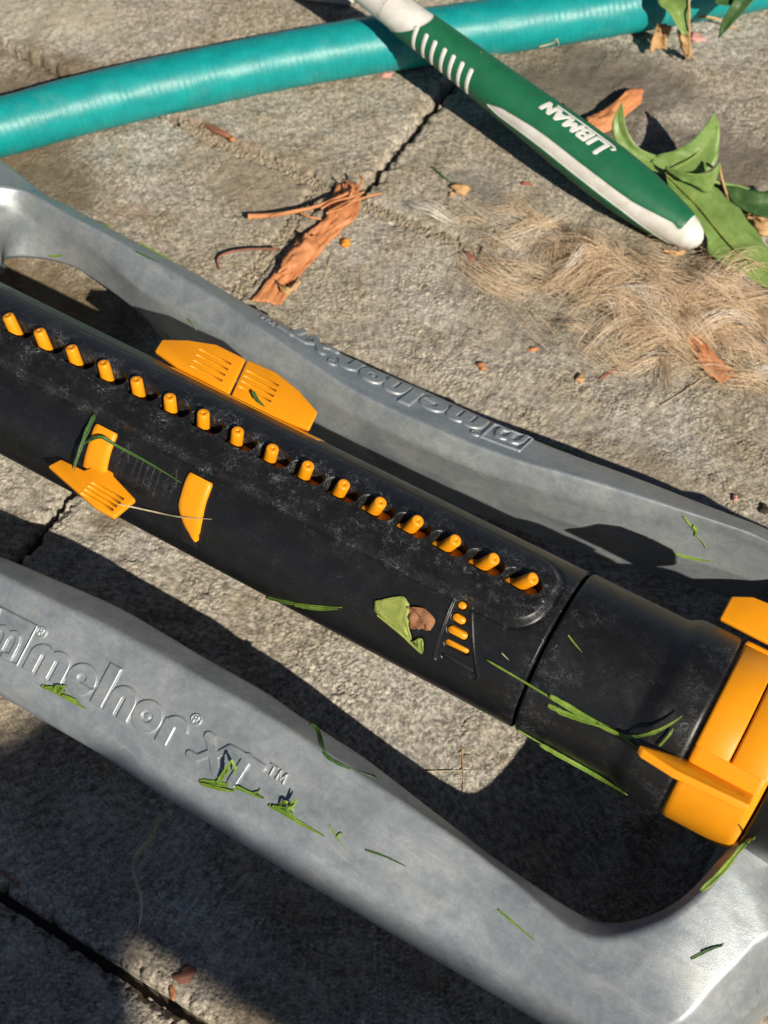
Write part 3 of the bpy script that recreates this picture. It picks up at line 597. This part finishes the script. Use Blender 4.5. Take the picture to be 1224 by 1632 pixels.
bp = crom(np.stack([bs, np.radians(bt)*np.interp(bs, HS, HWX)], 1), 14); dband = sdseg(Sg, Ag, [tuple(q) for q in bp], 0.)-np.interp(Sg, [bs[0], bs[1], bs[-2], bs[-1]-.6, bs[-1]], [.55, .36, .32, .26, .07])
tipd = Sg-(.25-.3*np.cos(np.radians(Tg-20))*0)         # the white end
tipd = Sg+.12
backd = (GE-.9*np.cos(np.radians(Tg))-.2)-Sg           # rounded front end of the rubber
hk = np.clip(.5+.5*(tipd-dband)/.35, 0, 1); white = np.minimum(tipd*(1-hk)+dband*hk-.35*hk*(1-hk), backd)
grip = gridmesh('grip', HP(Sg, Tg, .05*np.clip(.5+white/.08, 0, 1)), M['grip'], broom, cv=True); attr(grip, 'sdf', -white)
ss = np.concatenate([np.linspace(HL-1.5, HL+30, 60)]); S2, T2 = np.meshgrid(ss, th_, indexing='ij')
gridmesh('shaft', HP(S2, T2, 0*S2+np.where(S2 < HL+.1, -.04, .0)), M['white'], broom, cv=True)
def onh(s0, th0, su, sv):                              # a patch of the grip: u along the handle, v round it
    return lambda U, Vv, H: HP(s0+su*U, th0+np.degrees(sv*Vv/1.15), .05+H)
for k in range(7):
    x, y = 703+(k-3)*14.2, 98+(k-3)*11.5
    s0, t0 = hpix(x, y)
    emboss('grip_stripe', lambda U, Vv: sdseg(U, Vv, [(.13, .68), (-.10, -.68)], .085), (-.3, .3, -.8, .8), .03, .03, .05, onh(s0, t0, 1, 1), M['print'], grip)
def BL(ch):
    P_ = {'L': [[(.05, 1), (.05, 0), (.5, 0)]], 'I': [[(.1, 0), (.1, .78)]], 'B': [[(.05, 0), (.05, .78), (.36, .78), (.42, .6), (.34, .42), (.05, .42)], [(.34, .42), (.46, .22), (.36, 0), (.05, 0)]],
          'M': [[(.02, 0), (.08, .78), (.3, .2), (.52, .78), (.58, 0)]], 'A': [[(0, 0), (.26, .78), (.52, 0)], [(.12, .26), (.42, .26)]], 'N': [[(.05, 0), (.05, .78), (.45, 0), (.45, .78)]]}[ch]
    return lambda u, v: uni(*[sdseg(u-.18*v, v, p, .098) for p in P_])
sN = hpix(880, 176); sL = hpix(962, 240)
tot = 3.3; kx = abs(sN[0]-sL[0])/ (tot-.35)
u = 0
for ch, adv in zip('LIBMAN', (.5, .32, .6, .74, .62, .55)):
    fn = BL(ch); emboss('letter', fn, (-.1, .85, -.1, 1.1), .025, .02, .04, (lambda U, Vv, H, u=u: onh(sL[0], sL[1], kx, -.66)(U+u, Vv-.5, H)), M['print'], grip); u += adv
emboss('letter_tail', lambda U, Vv: sdseg(U, Vv, [(-.22, .14), (-.30, -.02), (-.2, -.19), (.1, -.235), (2.9, -.24)], .06), (-.5, 3.1, -.4, .35), .03, .02, .04, onh(sL[0], sL[1], kx, -.66) if False else (lambda U, Vv, H: onh(sL[0], sL[1], kx, -.66)(U, Vv-.5, H)), M['print'], grip)

tag(tube('plastic_rod', [at(480, -16, .5), at(520, -10, .5), at(556, -4, .5), at(566, -3, .5)], [.42, .42, .36, .15], M['white'], None, 16, 20), 'white plastic rod end at the top edge left of the broom handle', 'rod')

# ------------------------------------------------------------------ added, unseen table out of the frame, shaped to shade the lower left
occluder = empty('added_occluder', wor(82, -55, 0), -PHI)
tag(occluder, 'added unseen wooden table standing behind the photographer', 'occluder')
KT, KB, HT = float(np.array(KSH)@TA), float(np.array(KSH)@BA), 73.
def occluder_slat(poly):
    return plate('occluder_slat', [(t-KT*HT-82, b-KB*HT+55, HT) for t, b in poly], (0, 0, 1), .7, .15, M['wood'], occluder)  # outline set by the shade wanted on the ground
occluder_slat([(-40, -9.3), (-10.0, -9.3), (-8.9, -6.1), (22, -6.1), (22, -12.3), (-40, -12.3)])
occluder_slat([(-40, -12.35), (-2.4, -12.35), (1.9, -17.5), (-40, -17.5)])
occluder_slat([(-40, -17.6), (14, -17.6), (14, -23), (-40, -23)])
for (a, b) in ((-36, -11), (18, -11), (-36, -21), (10, -21)):
    t, q = a-KT*HT-82, b-KB*HT+55
    plate('occluder_leg', [(t-2, q-1, HT-2.1), (t+2, q-1, HT-2.1), (t+2, q+1, HT-2.1), (t-2, q+1, HT-2.1)], (0, 0, 1), HT-2.1, .2, M['wood'], occluder)

# ------------------------------------------------------------------ what lies about: found by casting sight lines onto the built surfaces
bpy.context.view_layer.update(); DG = bpy.context.evaluated_depsgraph_get()
def on(x, y, lift=.03):
    d = Vector(ray(x, y)); hit, p, nrm, *_ = scn.ray_cast(DG, Vector(CAM*S), d)
    if not hit: return at(x, y, lift)
    if nrm.dot(d) > 0: nrm = -nrm
    return np.array(p)/S + np.array(nrm)*lift
def ons(pts, lift=.03): return [on(x, y, lift) for x, y in pts]
def blade_vf(P, w, n=14, seed=0, th=.025):
    P = crom(np.asarray(P), n); T = np.gradient(P, axis=0); T /= np.linalg.norm(T, axis=1)[:, None]
    v = CAM-P; v /= np.linalg.norm(v, axis=1)[:, None]; sdw = np.cross(T, v*.6+np.array([0, 0, .4])); sdw /= np.linalg.norm(sdw, axis=1)[:, None]
    f = np.interp(np.linspace(0, 1, n), [0, .12, .7, 1], [.55, 1, .85, .12])*w/2
    r = np.random.default_rng(seed); f = f*(1+.12*r.standard_normal(n))
    return skin_strip(P-sdw*f[:, None], P+sdw*f[:, None], n, 5, -.22, th)
def clipping(name, blades, mat, label, cat, group=None, th=.025):
    """blades: (pixel path, width cm, lift cm or list)"""
    V = []; Fc = []; off = 0
    for k, (px, w, lift) in enumerate(blades):
        lf = lift if isinstance(lift, (list, tuple)) else [lift]*len(px)
        P = [on(x, y, l) for (x, y), l in zip(px, lf)]
        v, f = blade_vf(P, w*.82, 18, k, th); V.append(v); Fc += [tuple(i+off for i in q) for q in f]; off += len(v)
    o = mesh(name, np.concatenate(V), Fc, mat); tag(o, label, cat, group); return o
GR = 'grass clippings stuck to the sprinkler'
G, GD = M['grass'], M['grassdk']
JOBS = []
def gc(blades, mat, label, name='grass_clipping', cat='grass clipping', group=GR): JOBS.append((name, blades, mat, label, cat, group))
gc([([(66, 1092), (90, 1102), (112, 1115), (138, 1130)], .17, .04), ([(72, 1096), (92, 1097), (108, 1104)], .12, .09), ([(88, 1104), (94, 1094), (99, 1090)], .10, [.04, .2, .3]), ([(92, 1106), (101, 1100), (106, 1097)], .09, [.04, .15, .2]), ([(100, 1108), (118, 1114), (130, 1124)], .1, .09)], G, 'bright green grass clump just under the raised letters e and l on the near rail')
gc([([(318, 1245), (345, 1248), (380, 1256), (420, 1272)], .19, .05), ([(322, 1249), (350, 1257), (376, 1262)], .12, .1), ([(346, 1249), (362, 1232), (378, 1212)], .17, [.05, .3, .6]), ([(378, 1212), (381, 1224), (377, 1236)], .12, [.6, .4, .2]), ([(352, 1245), (368, 1228), (383, 1208)], .1, [.05, .35, .7]), ([(375, 1252), (400, 1264), (424, 1274)], .11, .1), ([(405, 1264), (414, 1262), (417, 1258)], .05, .1)], G, 'bright forked grass clump lying across the raised T of the near rail')
gc([([(428, 1282), (455, 1297), (485, 1315), (520, 1334)], .15, .05), ([(440, 1284), (460, 1288), (480, 1272)], .15, [.05, .2, .5]), ([(445, 1283), (456, 1278), (465, 1282), (470, 1295)], .13, [.05, .25, .2, .05]), ([(456, 1288), (466, 1298), (474, 1308)], .13, .12), ([(434, 1285), (452, 1288), (463, 1290)], .11, .1), ([(463, 1290), (474, 1284), (481, 1273)], .08, .4)], G, 'forked grass clump with a long tail beside the near raised trade mark')
gc([([(526, 1315), (535, 1331), (549, 1351)], .06, .03), ([(537, 1335), (543, 1329), (547, 1328)], .08, .06)], G, 'tiny thin grass sprig between the forked clump and the dark curled blade')
gc([([(493, 1154), (506, 1166), (512, 1188), (520, 1205), (548, 1222), (601, 1242)], .16, .04)], GD, 'dark curled grass blade over the top edge of the near rail')
gc([([(582, 1354), (612, 1364), (648, 1381)], .07, .03)], GD, 'thin dark grass blade lying alone in the middle of the near rail')
gc([([(794, 1449), (822, 1473), (855, 1501)], .08, .03)], G, 'thin green grass blade on the near rail below the inner corner')
gc([([(1101, 1528), (1125, 1516), (1154, 1504)], .10, .03), ([(1118, 1517), (1138, 1510), (1152, 1507)], .07, .07)], GD, 'short dark folded grass blade on the flat frame corner')
gc([([(1118, 1421), (1150, 1390), (1182, 1352), (1212, 1313)], .20, [.05, .1, .3, .6])], G, 'long pale grass blade standing on the inside edge of the frame corner')
gc([([(775, 1050), (830, 1082), (880, 1112), (925, 1140), (960, 1153)], .07, .05), ([(876, 1107), (905, 1123), (945, 1147), (985, 1168), (1016, 1190)], .19, .07), ([(873, 1122), (905, 1137), (935, 1148), (970, 1160)], .19, .05), ([(950, 1150), (1000, 1169), (1040, 1165), (1070, 1152), (1088, 1141)], .11, [.05, .2, .3, .3, .3]), ([(1052, 1187), (1066, 1172), (1074, 1160)], .08, .15)], G, 'tangle of green grass blades on the black end cap')
gc([([(826, 1160), (860, 1180), (900, 1201)], .06, .06), ([(862, 1181), (905, 1205), (955, 1233), (1002, 1262)], .17, .10)], G, 'long green grass blade along the lower side of the black end cap')
gc([([(424, 949), (455, 957), (490, 963), (546, 967)], .13, .05), ([(470, 960), (505, 967), (540, 968)], .12, .09)], G, 'flat green grass blade on the lower side of the black tube')
gc([([(153, 659), (146, 685), (140, 715), (135, 742)], .17, [.05, .25, .4, .5]), ([(127, 737), (136, 710), (158, 700)], .05, .3)], GD, 'upright grass blade beside the left orange strap')
gc([([(140, 704), (166, 697), (190, 710), (240, 738), (291, 769)], .13, [.2, .25, .2, .1, .08])], GD, 'long dark grass blade bridging the two orange straps')
gc([([(130, 344), (175, 362), (225, 390), (278, 417)], .16, .03)], G, 'green grass blade along the outer edge of the far rail near its left end')
gc([([(216, 401), (232, 409), (252, 419)], .08, .03)], GD, 'short dark grass blade on the far rail beside the long edge blade')
gc([([(78, 407), (90, 407), (101, 406)], .13, .03)], G, 'small yellow green snip on the lower edge of the far rail at left')
gc([([(404, 631), (411, 643), (419, 655)], .15, [.25, .2, .15])], GD, 'short dark snip stuck on the right half of the orange double tab')
gc([([(1090, 822), (1100, 835), (1110, 850)], .07, .04), ([(1106, 836), (1111, 844), (1108, 853)], .13, .07), ([(1110, 852), (1120, 862), (1127, 874)], .03, .06)], G, 'small grass sprig on the far rail at right')
gc([([(1075, 881), (1100, 888), (1134, 894)], .13, .04)], G, 'pale grass blade on the inner face of the far rail under the sprig')
gc([([(852, 701), (885, 712), (925, 724)], .09, .03)], G, 'thin green sliver on the outer edge of the far rail beside the logo')
gc([([(300, 508), (308, 516), (311, 524)], .07, .03)], GD, 'tiny dark snip on the far rail left of the raised trade mark')
gc([([(905, 1012), (915, 1025), (928, 1040)], .06, .03)], G, 'faint thin grass bit on the end cap close to the tube seam')
for name, bl, mt, lb, ct, gp in JOBS: clipping(name, bl, mt, lb, ct, gp)
STW = 'straws and dry stems on the pavers'
for px, w, lift, mt, lb in (
    ([(255, 1298), (249, 1340), (240, 1390), (232, 1440), (222, 1484)], .2, [.3, .7, .9, .6, .1], 'straw', 'long pale straw on the shaded paver below the near rail'),
    ([(655, 1232), (700, 1230), (758, 1229)], .05, .06, 'straw', 'short pale straw on the lit paver beside the end cap shadow'),
    ([(738, 1190), (737, 1230), (739, 1275)], .04, .06, 'husk', 'thin upright straw crossing the short pale one'),
    ([(190, 806), (250, 812), (290, 822), (340, 826)], .05, [.1, .15, .1, .1], 'straw', 'thin pale stalk caught under the right orange strap'),
    ([(0, 1387), (18, 1402), (36, 1420)], .12, .08, 'stem', 'red brown twig in the bottom left joint'),
    ([(1102, 682), (1124, 695), (1140, 703)], .06, .08, 'straw', 'bent pale straw on the paver above the far rail at right'),
    ([(1054, 648), (1095, 622), (1130, 602)], .05, .12, 'straw', 'thin straw running out from under the hair tuft'),
    ([(1112, 24), (1140, 26), (1165, 42), (1180, 54)], .12, .1, 'husk', 'curved tan stalk beside the hanging dark leaf at top right'),
    ([(955, 605), (978, 590), (1000, 572)], .13, .05, 'stem', 'brown stick chip on the paver under the hair tuft'),
    ([(688, 268), (706, 284), (722, 296)], .07, .12, 'grassdk', 'thin dark stem behind the tan husk'),
    ([(515, 448), (522, 425), (530, 400)], .05, .05, 'straw', 'pale fleck of straw right of the large dry petal'),
    ([(576, 425), (582, 435), (586, 447)], .07, .05, 'straw', 'short cream splinter right of the orange crumb'),
    ([(668, 458), (677, 447), (683, 437)], .07, .05, 'straw', 'cream splinter on the paver left of the hair tuft'),
    ([(765, 86), (800, 88), (848, 83)], .05, .1, 'straw', 'pale thread along the lower side of the teal hose'),
    ([(858, 72), (880, 66), (886, 60), (890, 70)], .09, .1, 'straw', 'curled straw bit against the teal hose'),
    ([(800, 1040), (806, 1046), (812, 1052)], .03, .04, 'straw', 'hair thin straw on the black tube near the seam')):
    clipping('straw', [(px, w, lift)], M[mt], lb, 'straw', STW)

def sheet(name, Lp, Rp, mat, parent=None, sag=-.12, th=.03, wob=.0, nu=26, nv=9, seed=0):
    L = [at(x, y, z) for x, y, z in Lp]; Rr = [at(x, y, z) for x, y, z in Rp]
    v, f = skin_strip(np.array(L), np.array(Rr), nu, nv, sag, th, wob, seed)
    o0 = np.zeros(3)
    if parent: o0 = np.array(parent.location)/S
    return mesh(name, v-o0, f, mat, parent)
def vine(name, pts, r, mat, parent=None, seg=8, n=24):
    P = np.array([at(x, y, z) for x, y, z in pts]); o0 = np.array(parent.location)/S if parent else 0
    return tube(name, P-o0, r, mat, parent, seg, n)
# large dry petal on the paver joint
pt = empty('dry_petal', at(490, 390, 0)); tag(pt, 'large crumpled orange dry petal with tendrils lying behind the far rail', 'dry petal')
sheet('petal_blade', [(537, 292, .3), (528, 314, .35), (518, 345, .35), (494, 368, .3), (466, 390, .3), (448, 416, .3), (428, 446, .25), (399, 478, .15)],
      [(568, 290, .3), (575, 318, .45), (569, 345, .35), (546, 366, .2), (524, 386, .2), (504, 412, .2), (478, 440, .12), (448, 486, .10)], M['petal'], pt, .03, .03, .045, 52, 15, 3)
sheet('petal_fold', [(472, 386, .5), (458, 403, .55), (449, 420, .5), (441, 436, .4)], [(504, 374, .5), (506, 395, .45), (482, 425, .4), (450, 438, .35)], M['petal'], pt, .22, .04, .06, 24, 9, 5)
for p, r in (([(396, 345, .5), (440, 342, .6), (500, 330, .8), (545, 312, 1.0), (572, 300, .9)], [.13, .10, .08, .06, .05]), ([(350, 430, .1), (348, 412, .3), (365, 402, .45), (400, 397, .55), (446, 397, .6)], [.03, .05, .05, .05, .05]),
             ([(535, 332, .9), (560, 322, 1.0), (590, 312, 1.1), (607, 308, .9)], .05), ([(566, 306, .9), (574, 298, 1.2), (578, 288, 1.3), (574, 281, 1.2)], .055), ([(555, 318, 1.0), (562, 300, 1.2), (552, 288, 1.1), (546, 286, .9)], .05),
             ([(480, 340, .8), (495, 346, .8), (512, 349, .7)], .045), ([(512, 333, .9), (530, 322, 1.1), (560, 314, 1.1), (580, 306, 1.)], .05), ([(430, 345, .65), (462, 337, .75), (497, 331, .8)], .05), ([(520, 340, .9), (548, 330, 1.05), (571, 312, 1.1)], .05)):
    vine('tendril', p, r, M['petal'] if p[0][0] != 350 else M['stem'], pt)
sheet('petal_tip', [(445, 452, .35), (448, 465, .3), (460, 470, .25)], [(438, 446, .3), (462, 458, .6), (484, 443, .5)], M['husk'], pt, .15, .04, .05, 14, 7, 8)
o = sheet('dry_petal', [(930, 192, .4), (958, 176, .6), (985, 158, .8), (1002, 142, .6), (1024, 141, .5)], [(950, 213, .3), (972, 208, .3), (985, 195, .3), (1003, 180, .3), (1022, 165, .2)], M['petal'], None, .12, .05, .06, 26, 11, 4)
tag(o, 'flat rust coloured dry petal on the stained paver behind the lettered grip', 'dry petal')
o = sheet('dry_petal', [(1030, 480, .4), (1062, 500, .5), (1110, 530, .5), (1140, 565, .5), (1178, 596, .4)], [(1040, 510, .3), (1070, 520, .3), (1098, 555, .3), (1120, 588, .3), (1150, 612, .2)], M['petal'], None, .15, .05, .08, 26, 11, 6)
tag(o, 'orange dry petal sticking out from under the hair tuft', 'dry petal')

# weed at the right edge
weed = empty('weed', at(1150, 300, 0)); tag(weed, 'green leafy weed sprouting at the right edge beside the grip end', 'weed')
sheet('leaf', [(1061, 277, 1.3), (1068, 303, 1.2), (1086, 332, 1.1), (1108, 356, 1.0), (1126, 378, .9), (1130, 402, .7), (1150, 420, .6), (1180, 436, .5), (1240, 470, .4)],
      [(1062, 275, 1.3), (1095, 278, 1.3), (1128, 290, 1.25), (1152, 308, 1.2), (1176, 330, 1.15), (1190, 350, 1.1), (1206, 368, 1.0), (1222, 392, .9), (1262, 425, .7)], M['leaf'], weed, -.06, .03, .03, 44, 13, 1)
sheet('leaf', [(990, 165, 3.2), (977, 190, 2.5), (977, 215, 2.0), (993, 240, 1.6), (1022, 263, 1.3), (1060, 278, 1.2), (1066, 279, 1.2)], [(992, 165, 3.2), (995, 190, 2.6), (1003, 215, 2.2), (1018, 235, 1.8), (1042, 246, 1.6), (1070, 256, 1.5), (1072, 270, 1.3)], M['leaf'], weed, -.15, .035, .02, 30, 9, 2)
sheet('leaf', [(1138, 179, 3.4), (1124, 202, 2.9), (1100, 226, 2.3), (1074, 240, 1.9), (1048, 247, 1.6), (1038, 258, 1.4)], [(1140, 180, 3.4), (1147, 205, 2.8), (1146, 235, 2.2), (1140, 262, 1.8), (1115, 276, 1.5), (1062, 277, 1.2)], M['leaf'], weed, -.10, .035, .02, 30, 9, 3)
sheet('leaf', [(1060, 264, 1.9), (1085, 274, 2.0), (1115, 278, 2.1), (1136, 272, 2.3), (1148, 258, 2.6)], [(1061, 270, 1.8), (1085, 287, 1.6), (1108, 297, 1.4), (1131, 306, 1.3), (1149, 262, 2.5)], M['leaf'], weed, -.05, .035, .02, 24, 9, 4)
sheet('leaf', [(1150, 296, .9), (1175, 297, 1.1), (1205, 305, 1.2), (1250, 300, 1.4)], [(1152, 300, .9), (1172, 325, .8), (1205, 343, .8), (1250, 352, .9)], M['leafdk'], weed, -.12, .035, .03, 24, 9, 5)
sheet('leaf', [(1125, 296, .5), (1140, 300, .5), (1160, 312, .5), (1190, 330, .5)], [(1128, 318, .3), (1150, 335, .3), (1172, 346, .3), (1195, 352, .3)], M['leafdk'], weed, -.12, .035, .03, 20, 9, 6)
sheet('leaf', [(1045, -22, 3.2), (1050, 5, 3.0), (1066, 20, 2.8), (1082, 46, 2.3), (1090, 58, 2.0)], [(1098, -22, 3.4), (1100, 5, 3.1), (1101, 24, 2.7), (1098, 44, 2.3), (1092, 59, 2.0)], M['leaf'], weed, -.18, .035, .02, 26, 9, 7)
sheet('leaf', [(1178, -20, 3.4), (1164, 10, 3.0), (1150, 35, 2.3), (1144, 60, 1.6)], [(1218, -20, 3.6), (1192, 12, 3.0), (1168, 38, 2.3), (1146, 61, 1.6)], M['leafdk'], weed, -.2, .035, .02, 26, 9, 8)
sheet('leaf', [(1140, 2, 3.2), (1150, 8, 3.1), (1165, 8, 3.0)], [(1142, -10, 3.2), (1160, -10, 3.1), (1175, -6, 3.0)], M['leafdk'], weed, -.2, .035, .02, 14, 7, 12)
vine('midrib', [(1063, 279, 1.34), (1090, 305, 1.20), (1117, 333, 1.10), (1142, 364, .98), (1180, 404, .78), (1245, 447, .52)], .05, M['yleaf'], weed, 8, 30)
vine('midrib', [(1060, 276, 1.5), (1095, 258, 1.75), (1122, 232, 2.1), (1138, 205, 2.75)], .035, M['yleaf'], weed, 8, 20)
for L_, R_, sd_ in (([(1048, 38, 1.6), (1040, 60, 1.0), (1034, 84, .4)], [(1072, 42, 1.7), (1064, 62, 1.1), (1062, 78, .4)], 9), ([(1078, 50, 1.9), (1085, 75, 1.0), (1096, 95, .3)], [(1097, 50, 1.9), (1102, 74, 1.1), (1104, 92, .3)], 10)):
    sheet('withered_leaf', L_, R_, M['husk'], weed, -.2, .04, .07, 16, 7, sd_)
vine('stem', [(1068, 276, 1.2), (1100, 280, 1.3), (1150, 292, 1.0), (1185, 300, .5), (1215, 310, 0)], .09, M['leaf'], weed)
vine('stem', [(1146, 262, 2.3), (1152, 290, 1.2), (1165, 322, .6), (1190, 336, .4)], .06, M['husk'], weed)
vine('stem', [(1098, -15, 3.4), (1098, 20, 2.9), (1099, 60, 2.0), (1098, 90, .9)], .045, M['husk'], weed)
for L_, R_, sd_ in (([(1188, 342, .5), (1196, 352, .4), (1206, 372, .3), (1224, 376, .4)], [(1196, 338, .8), (1212, 345, .9), (1222, 352, .8), (1240, 360, .6)], 21), ([(1077, 325, 1.5), (1080, 335, 1.5), (1090, 350, 1.3)], [(1092, 324, 1.7), (1100, 336, 1.6), (1104, 348, 1.4)], 22), ([(1058, 396, .3), (1075, 398, .35), (1092, 400, .3)], [(1060, 404, .2), (1078, 408, .2), (1094, 404, .2)], 23)):
    o = sheet('dry_leaf_bit', L_, R_, M['husk'], None, .2, .04, .10, 16, 7, sd_)
    tag(o, {21: 'cream crumpled leaf bit at the right edge under the dark leaf', 22: 'tan curled leaf bit on the end of the green panel', 23: 'flat tan flake under the white end of the grip'}[sd_], 'leaf bit', 'dry leaf bits about the weed')

# leaf on the tube: green half, brown half, stalk
lf = empty('torn_leaf', on(640, 990, 0)); tag(lf, 'torn leaf, half green and half brown, stuck on the black tube', 'leaf')
lo = np.array(lf.location)/S
def osheet(name, Lp, Rp, mat, sag=-.1, wob=.02, lift=.08, seed=0, nu=20, nv=9):
    v, f = skin_strip(np.array(ons(Lp, lift)), np.array(ons(Rp, lift)), nu, nv, sag, .03, wob, seed); return mesh(name, v-lo, f, mat, lf)
osheet('leaf_blade', [(600, 956), (598, 970), (608, 982), (626, 996), (640, 1008), (657, 1018)], [(618, 953), (642, 950), (652, 960), (654, 975), (653, 995), (658, 1017)], M['yleaf'], .06, .02, .1, 1, 24, 9)
osheet('brown_patch', [(650, 966), (653, 980), (655, 996), (668, 1000)], [(664, 966), (680, 970), (694, 988), (688, 1003)], M['brown'], .06, .05, .12, 2, 16, 9)
osheet('leaf_tip', [(660, 1020), (664, 1024), (668, 1034), (674, 1038)], [(670, 1014), (675, 1017), (677, 1025), (677, 1036)], M['yleaf'], .1, .02, .1, 3)
P = np.array(ons([(604, 978), (625, 994), (645, 1010), (662, 1026), (676, 1038)], .12)); tube('leaf_stalk', P-lo, [.02, .035, .04, .045, .04], M['yleaf'], lf, 8, 20)

# crumbs, husks and chips
def lump(name, px, py, sx, sy, sz, mat, seed, label, cat, group=None, rz=0.):
    bm = bmesh.new(); bmesh.ops.create_icosphere(bm, subdivisions=3, radius=1); r = np.random.default_rng(seed); ph = r.uniform(0, 6, 9)
    for v in bm.verts:
        c = v.co; q = 1+.22*sin(3*c.x+ph[0])*sin(2.6*c.y+ph[1])+.16*sin(5*c.y+ph[2]+2*c.z)+.12*sin(7*c.x+ph[3])*cos(6*c.z+ph[4]); v.co = Vector((c.x*sx*q, c.y*sy*q, c.z*sz*q))*S
    me = bpy.data.meshes.new(name); bm.to_mesh(me); bm.free(); o = link(name, me, mat); p = on(px, py, sz*.55); o.location = Vector(p*S); o.rotation_euler = (r.uniform(-.2, .2), r.uniform(-.2, .2), rz)
    tag(o, label, cat, group); return o
CR = 'crumbs and chips scattered on the pavers'
lump('husk', 734, 304, .40, .27, .22, M['husk'], 1, 'tan seed husk with a dark stem on the paver left of the hair tuft', 'seed husk', CR, -.1)
lump('husk', 722, 310, .14, .10, .1, M['husk'], 2, 'small broken flake at the left side of the tan seed husk', 'seed husk', CR)
lump('crumb', 552, 388, .21, .18, .17, M['crumb'], 3, 'bright orange crumb right of the large dry petal', 'crumb', CR)
lump('crumb', 541, 377, .07, .22, .07, M['husk'], 4, 'narrow tan bit touching the bright orange crumb', 'crumb', CR, .5)
lump('chip', 1171, 797, .13, .14, .12, M['pink'], 5, 'small pink chip in the shadow edge above the far rail', 'chip', CR)
lump('chip', 924, 605, .19, .2, .13, M['husk'], 6, 'square tan chip on the paver below the hair tuft', 'chip', CR)
lump('chip', 768, 585, .16, .22, .12, M['petal'], 7, 'pale orange chip on the open paver above the raised letters', 'chip', CR, .4)
lump('chip', 1218, 812, .2, .2, .14, M['soil'], 8, 'dark crumb of soil at the right edge above the far rail', 'chip', CR)
lump('chip', 748, 408, .12, .30, .12, M['stem'], 9, 'red brown bud on the joint left of the hair tuft', 'chip', CR, .5)
lump('chip', 776, 428, .3, .10, .1, M['stem'], 10, 'red brown flake right of the red brown bud', 'chip', CR, -.4)
lump('chip', 345, 208, .75, .16, .14, M['stem'], 11, 'long red brown husk lying in the joint in front of the hose', 'chip', CR, -.55)
lump('chip', 370, 222, .12, .10, .1, M['petal'], 12, 'orange speck at the end of the long red brown husk', 'chip', CR)
lump('chip', 615, 122, .32, .14, .1, M['pink'], 13, 'dull pink chip at the lower side of the hose by the handle shadow', 'chip', CR)
lump('chip', 838, 293, .22, .10, .09, M['stem'], 14, 'brown flake under the lower edge of the green grip', 'chip', CR)
lump('chip', 295, 1552, .36, .24, .1, M['stem'], 16, 'dark brown leaf crumb in the lit patch at the bottom', 'chip', CR, .2)
lump('chip', 276, 1583, .08, .26, .07, M['petal'], 17, 'small rust flake in the lit patch beside the bottom joint', 'chip', CR, .3)
lump('chip', 850, 558, .2, .12, .1, M['petal'], 18, 'rust flake just below the left part of the hair tuft', 'chip', CR)
lump('chip', 1112, 62, .4, .25, .12, M['pink'], 19, 'dull pink petal scrap between the two hanging leaves', 'chip', CR)

# tuft of animal hair
def hair_tuft():
    r = np.random.default_rng(12); V = []; F_ = []; tone = []; off = 0; sg = 15
    cl = [(885, 352, 50, 18, .4, .72, 330), (960, 418, 70, 28, 1.2, .42, 950), (1085, 462, 85, 30, 1.5, .60, 1600), (1160, 510, 55, 45, 1.2, .5, 650), (835, 425, 60, 40, .3, .85, 110), (1035, 540, 65, 22, .5, .65, 260), (1130, 575, 60, 18, .4, .65, 130), (800, 380, 50, 36, .12, .95, 25), (1000, 440, 120, 50, 1.6, .95, 160)]
    tris = []
    for cx, cy, sx, sy, hz, tn_, n in cl:
        left = int(n*1.25)
        while left > 0:
            m_ = int(min(left, r.integers(4, 34))); left -= m_
            x, y = cx+sx*r.standard_normal(), cy+sy*r.standard_normal()+.30*(r.standard_normal()*sx*.3)
            if y < 318+(x-800)*.62 and x < 1110: y = 324+(x-800)*.62+abs(r.standard_normal())*22
            if x > 1110 and y < 440: continue
            p = at(x, y, 0); m = max(.05, hz*math.exp(-((x-cx)/sx)**2-((y-cy)/sy)**2)); zw = m*r.uniform(.05, 1.15)
            Lw = r.uniform(1.4, 4.6); aw = r.normal(-.30, .5) if r.random() < .8 else r.uniform(0, 6.28); cw = r.normal(0, .55)+(r.normal(0, 1.3) if r.random() < .3 else 0); tw = r.normal(tn_, .16)
            wv, pw, ph = r.uniform(.02, .2), r.uniform(.6, 2.), r.uniform(0, 6); aw_ = r.uniform(.1, .5)*hz+.05; spread = r.uniform(.08, .30)
            for _ in range(m_):
                Ln = Lw*r.uniform(.7, 1.15); a = aw+r.normal(0, .09); cv = cw+r.normal(0, .16); z = max(.02, zw+r.normal(0, .12)); arch_ = aw_*r.uniform(.6, 1.3); q = np.array([p[0]+r.normal(0, spread), p[1]+r.normal(0, spread), 0]); pts = []; stp = Ln/sg; p2 = ph+r.normal(0, .3)
                for k in range(sg):
                    u = k/(sg-1); aa = a+cv*(u-.5)*Ln*.45+wv*sin(pw*u*6+p2); q = q+np.array([cos(aa), sin(aa), 0])*stp
                    pts.append((q[0]-cos(a)*Ln/2, q[1]-sin(a)*Ln/2, max(.03, z*(.55+.45*sin(pi*u))+arch_*sin(pi*u)+.02*sin(9*u+p2))))
                v, f = tube_vf(np.array(pts), np.interp(np.linspace(0, 1, sg), [0, .2, .8, 1], [.5, 1, 1, .3])*r.uniform(.0045, .0095), 3, False, off); V.append(v); F_ += f; off += len(v)
                tone.append(np.full(len(v), np.clip(tw+r.normal(0, .12), 0, 1)))
    o = mesh('hair_tuft', np.concatenate(V), F_, M['hair']); attr(o, 'tone', np.concatenate(tone)); tag(o, 'loose tuft of tan animal hair lying beside the handle grip', 'hair tuft', kind='stuff')
hair_tuft()
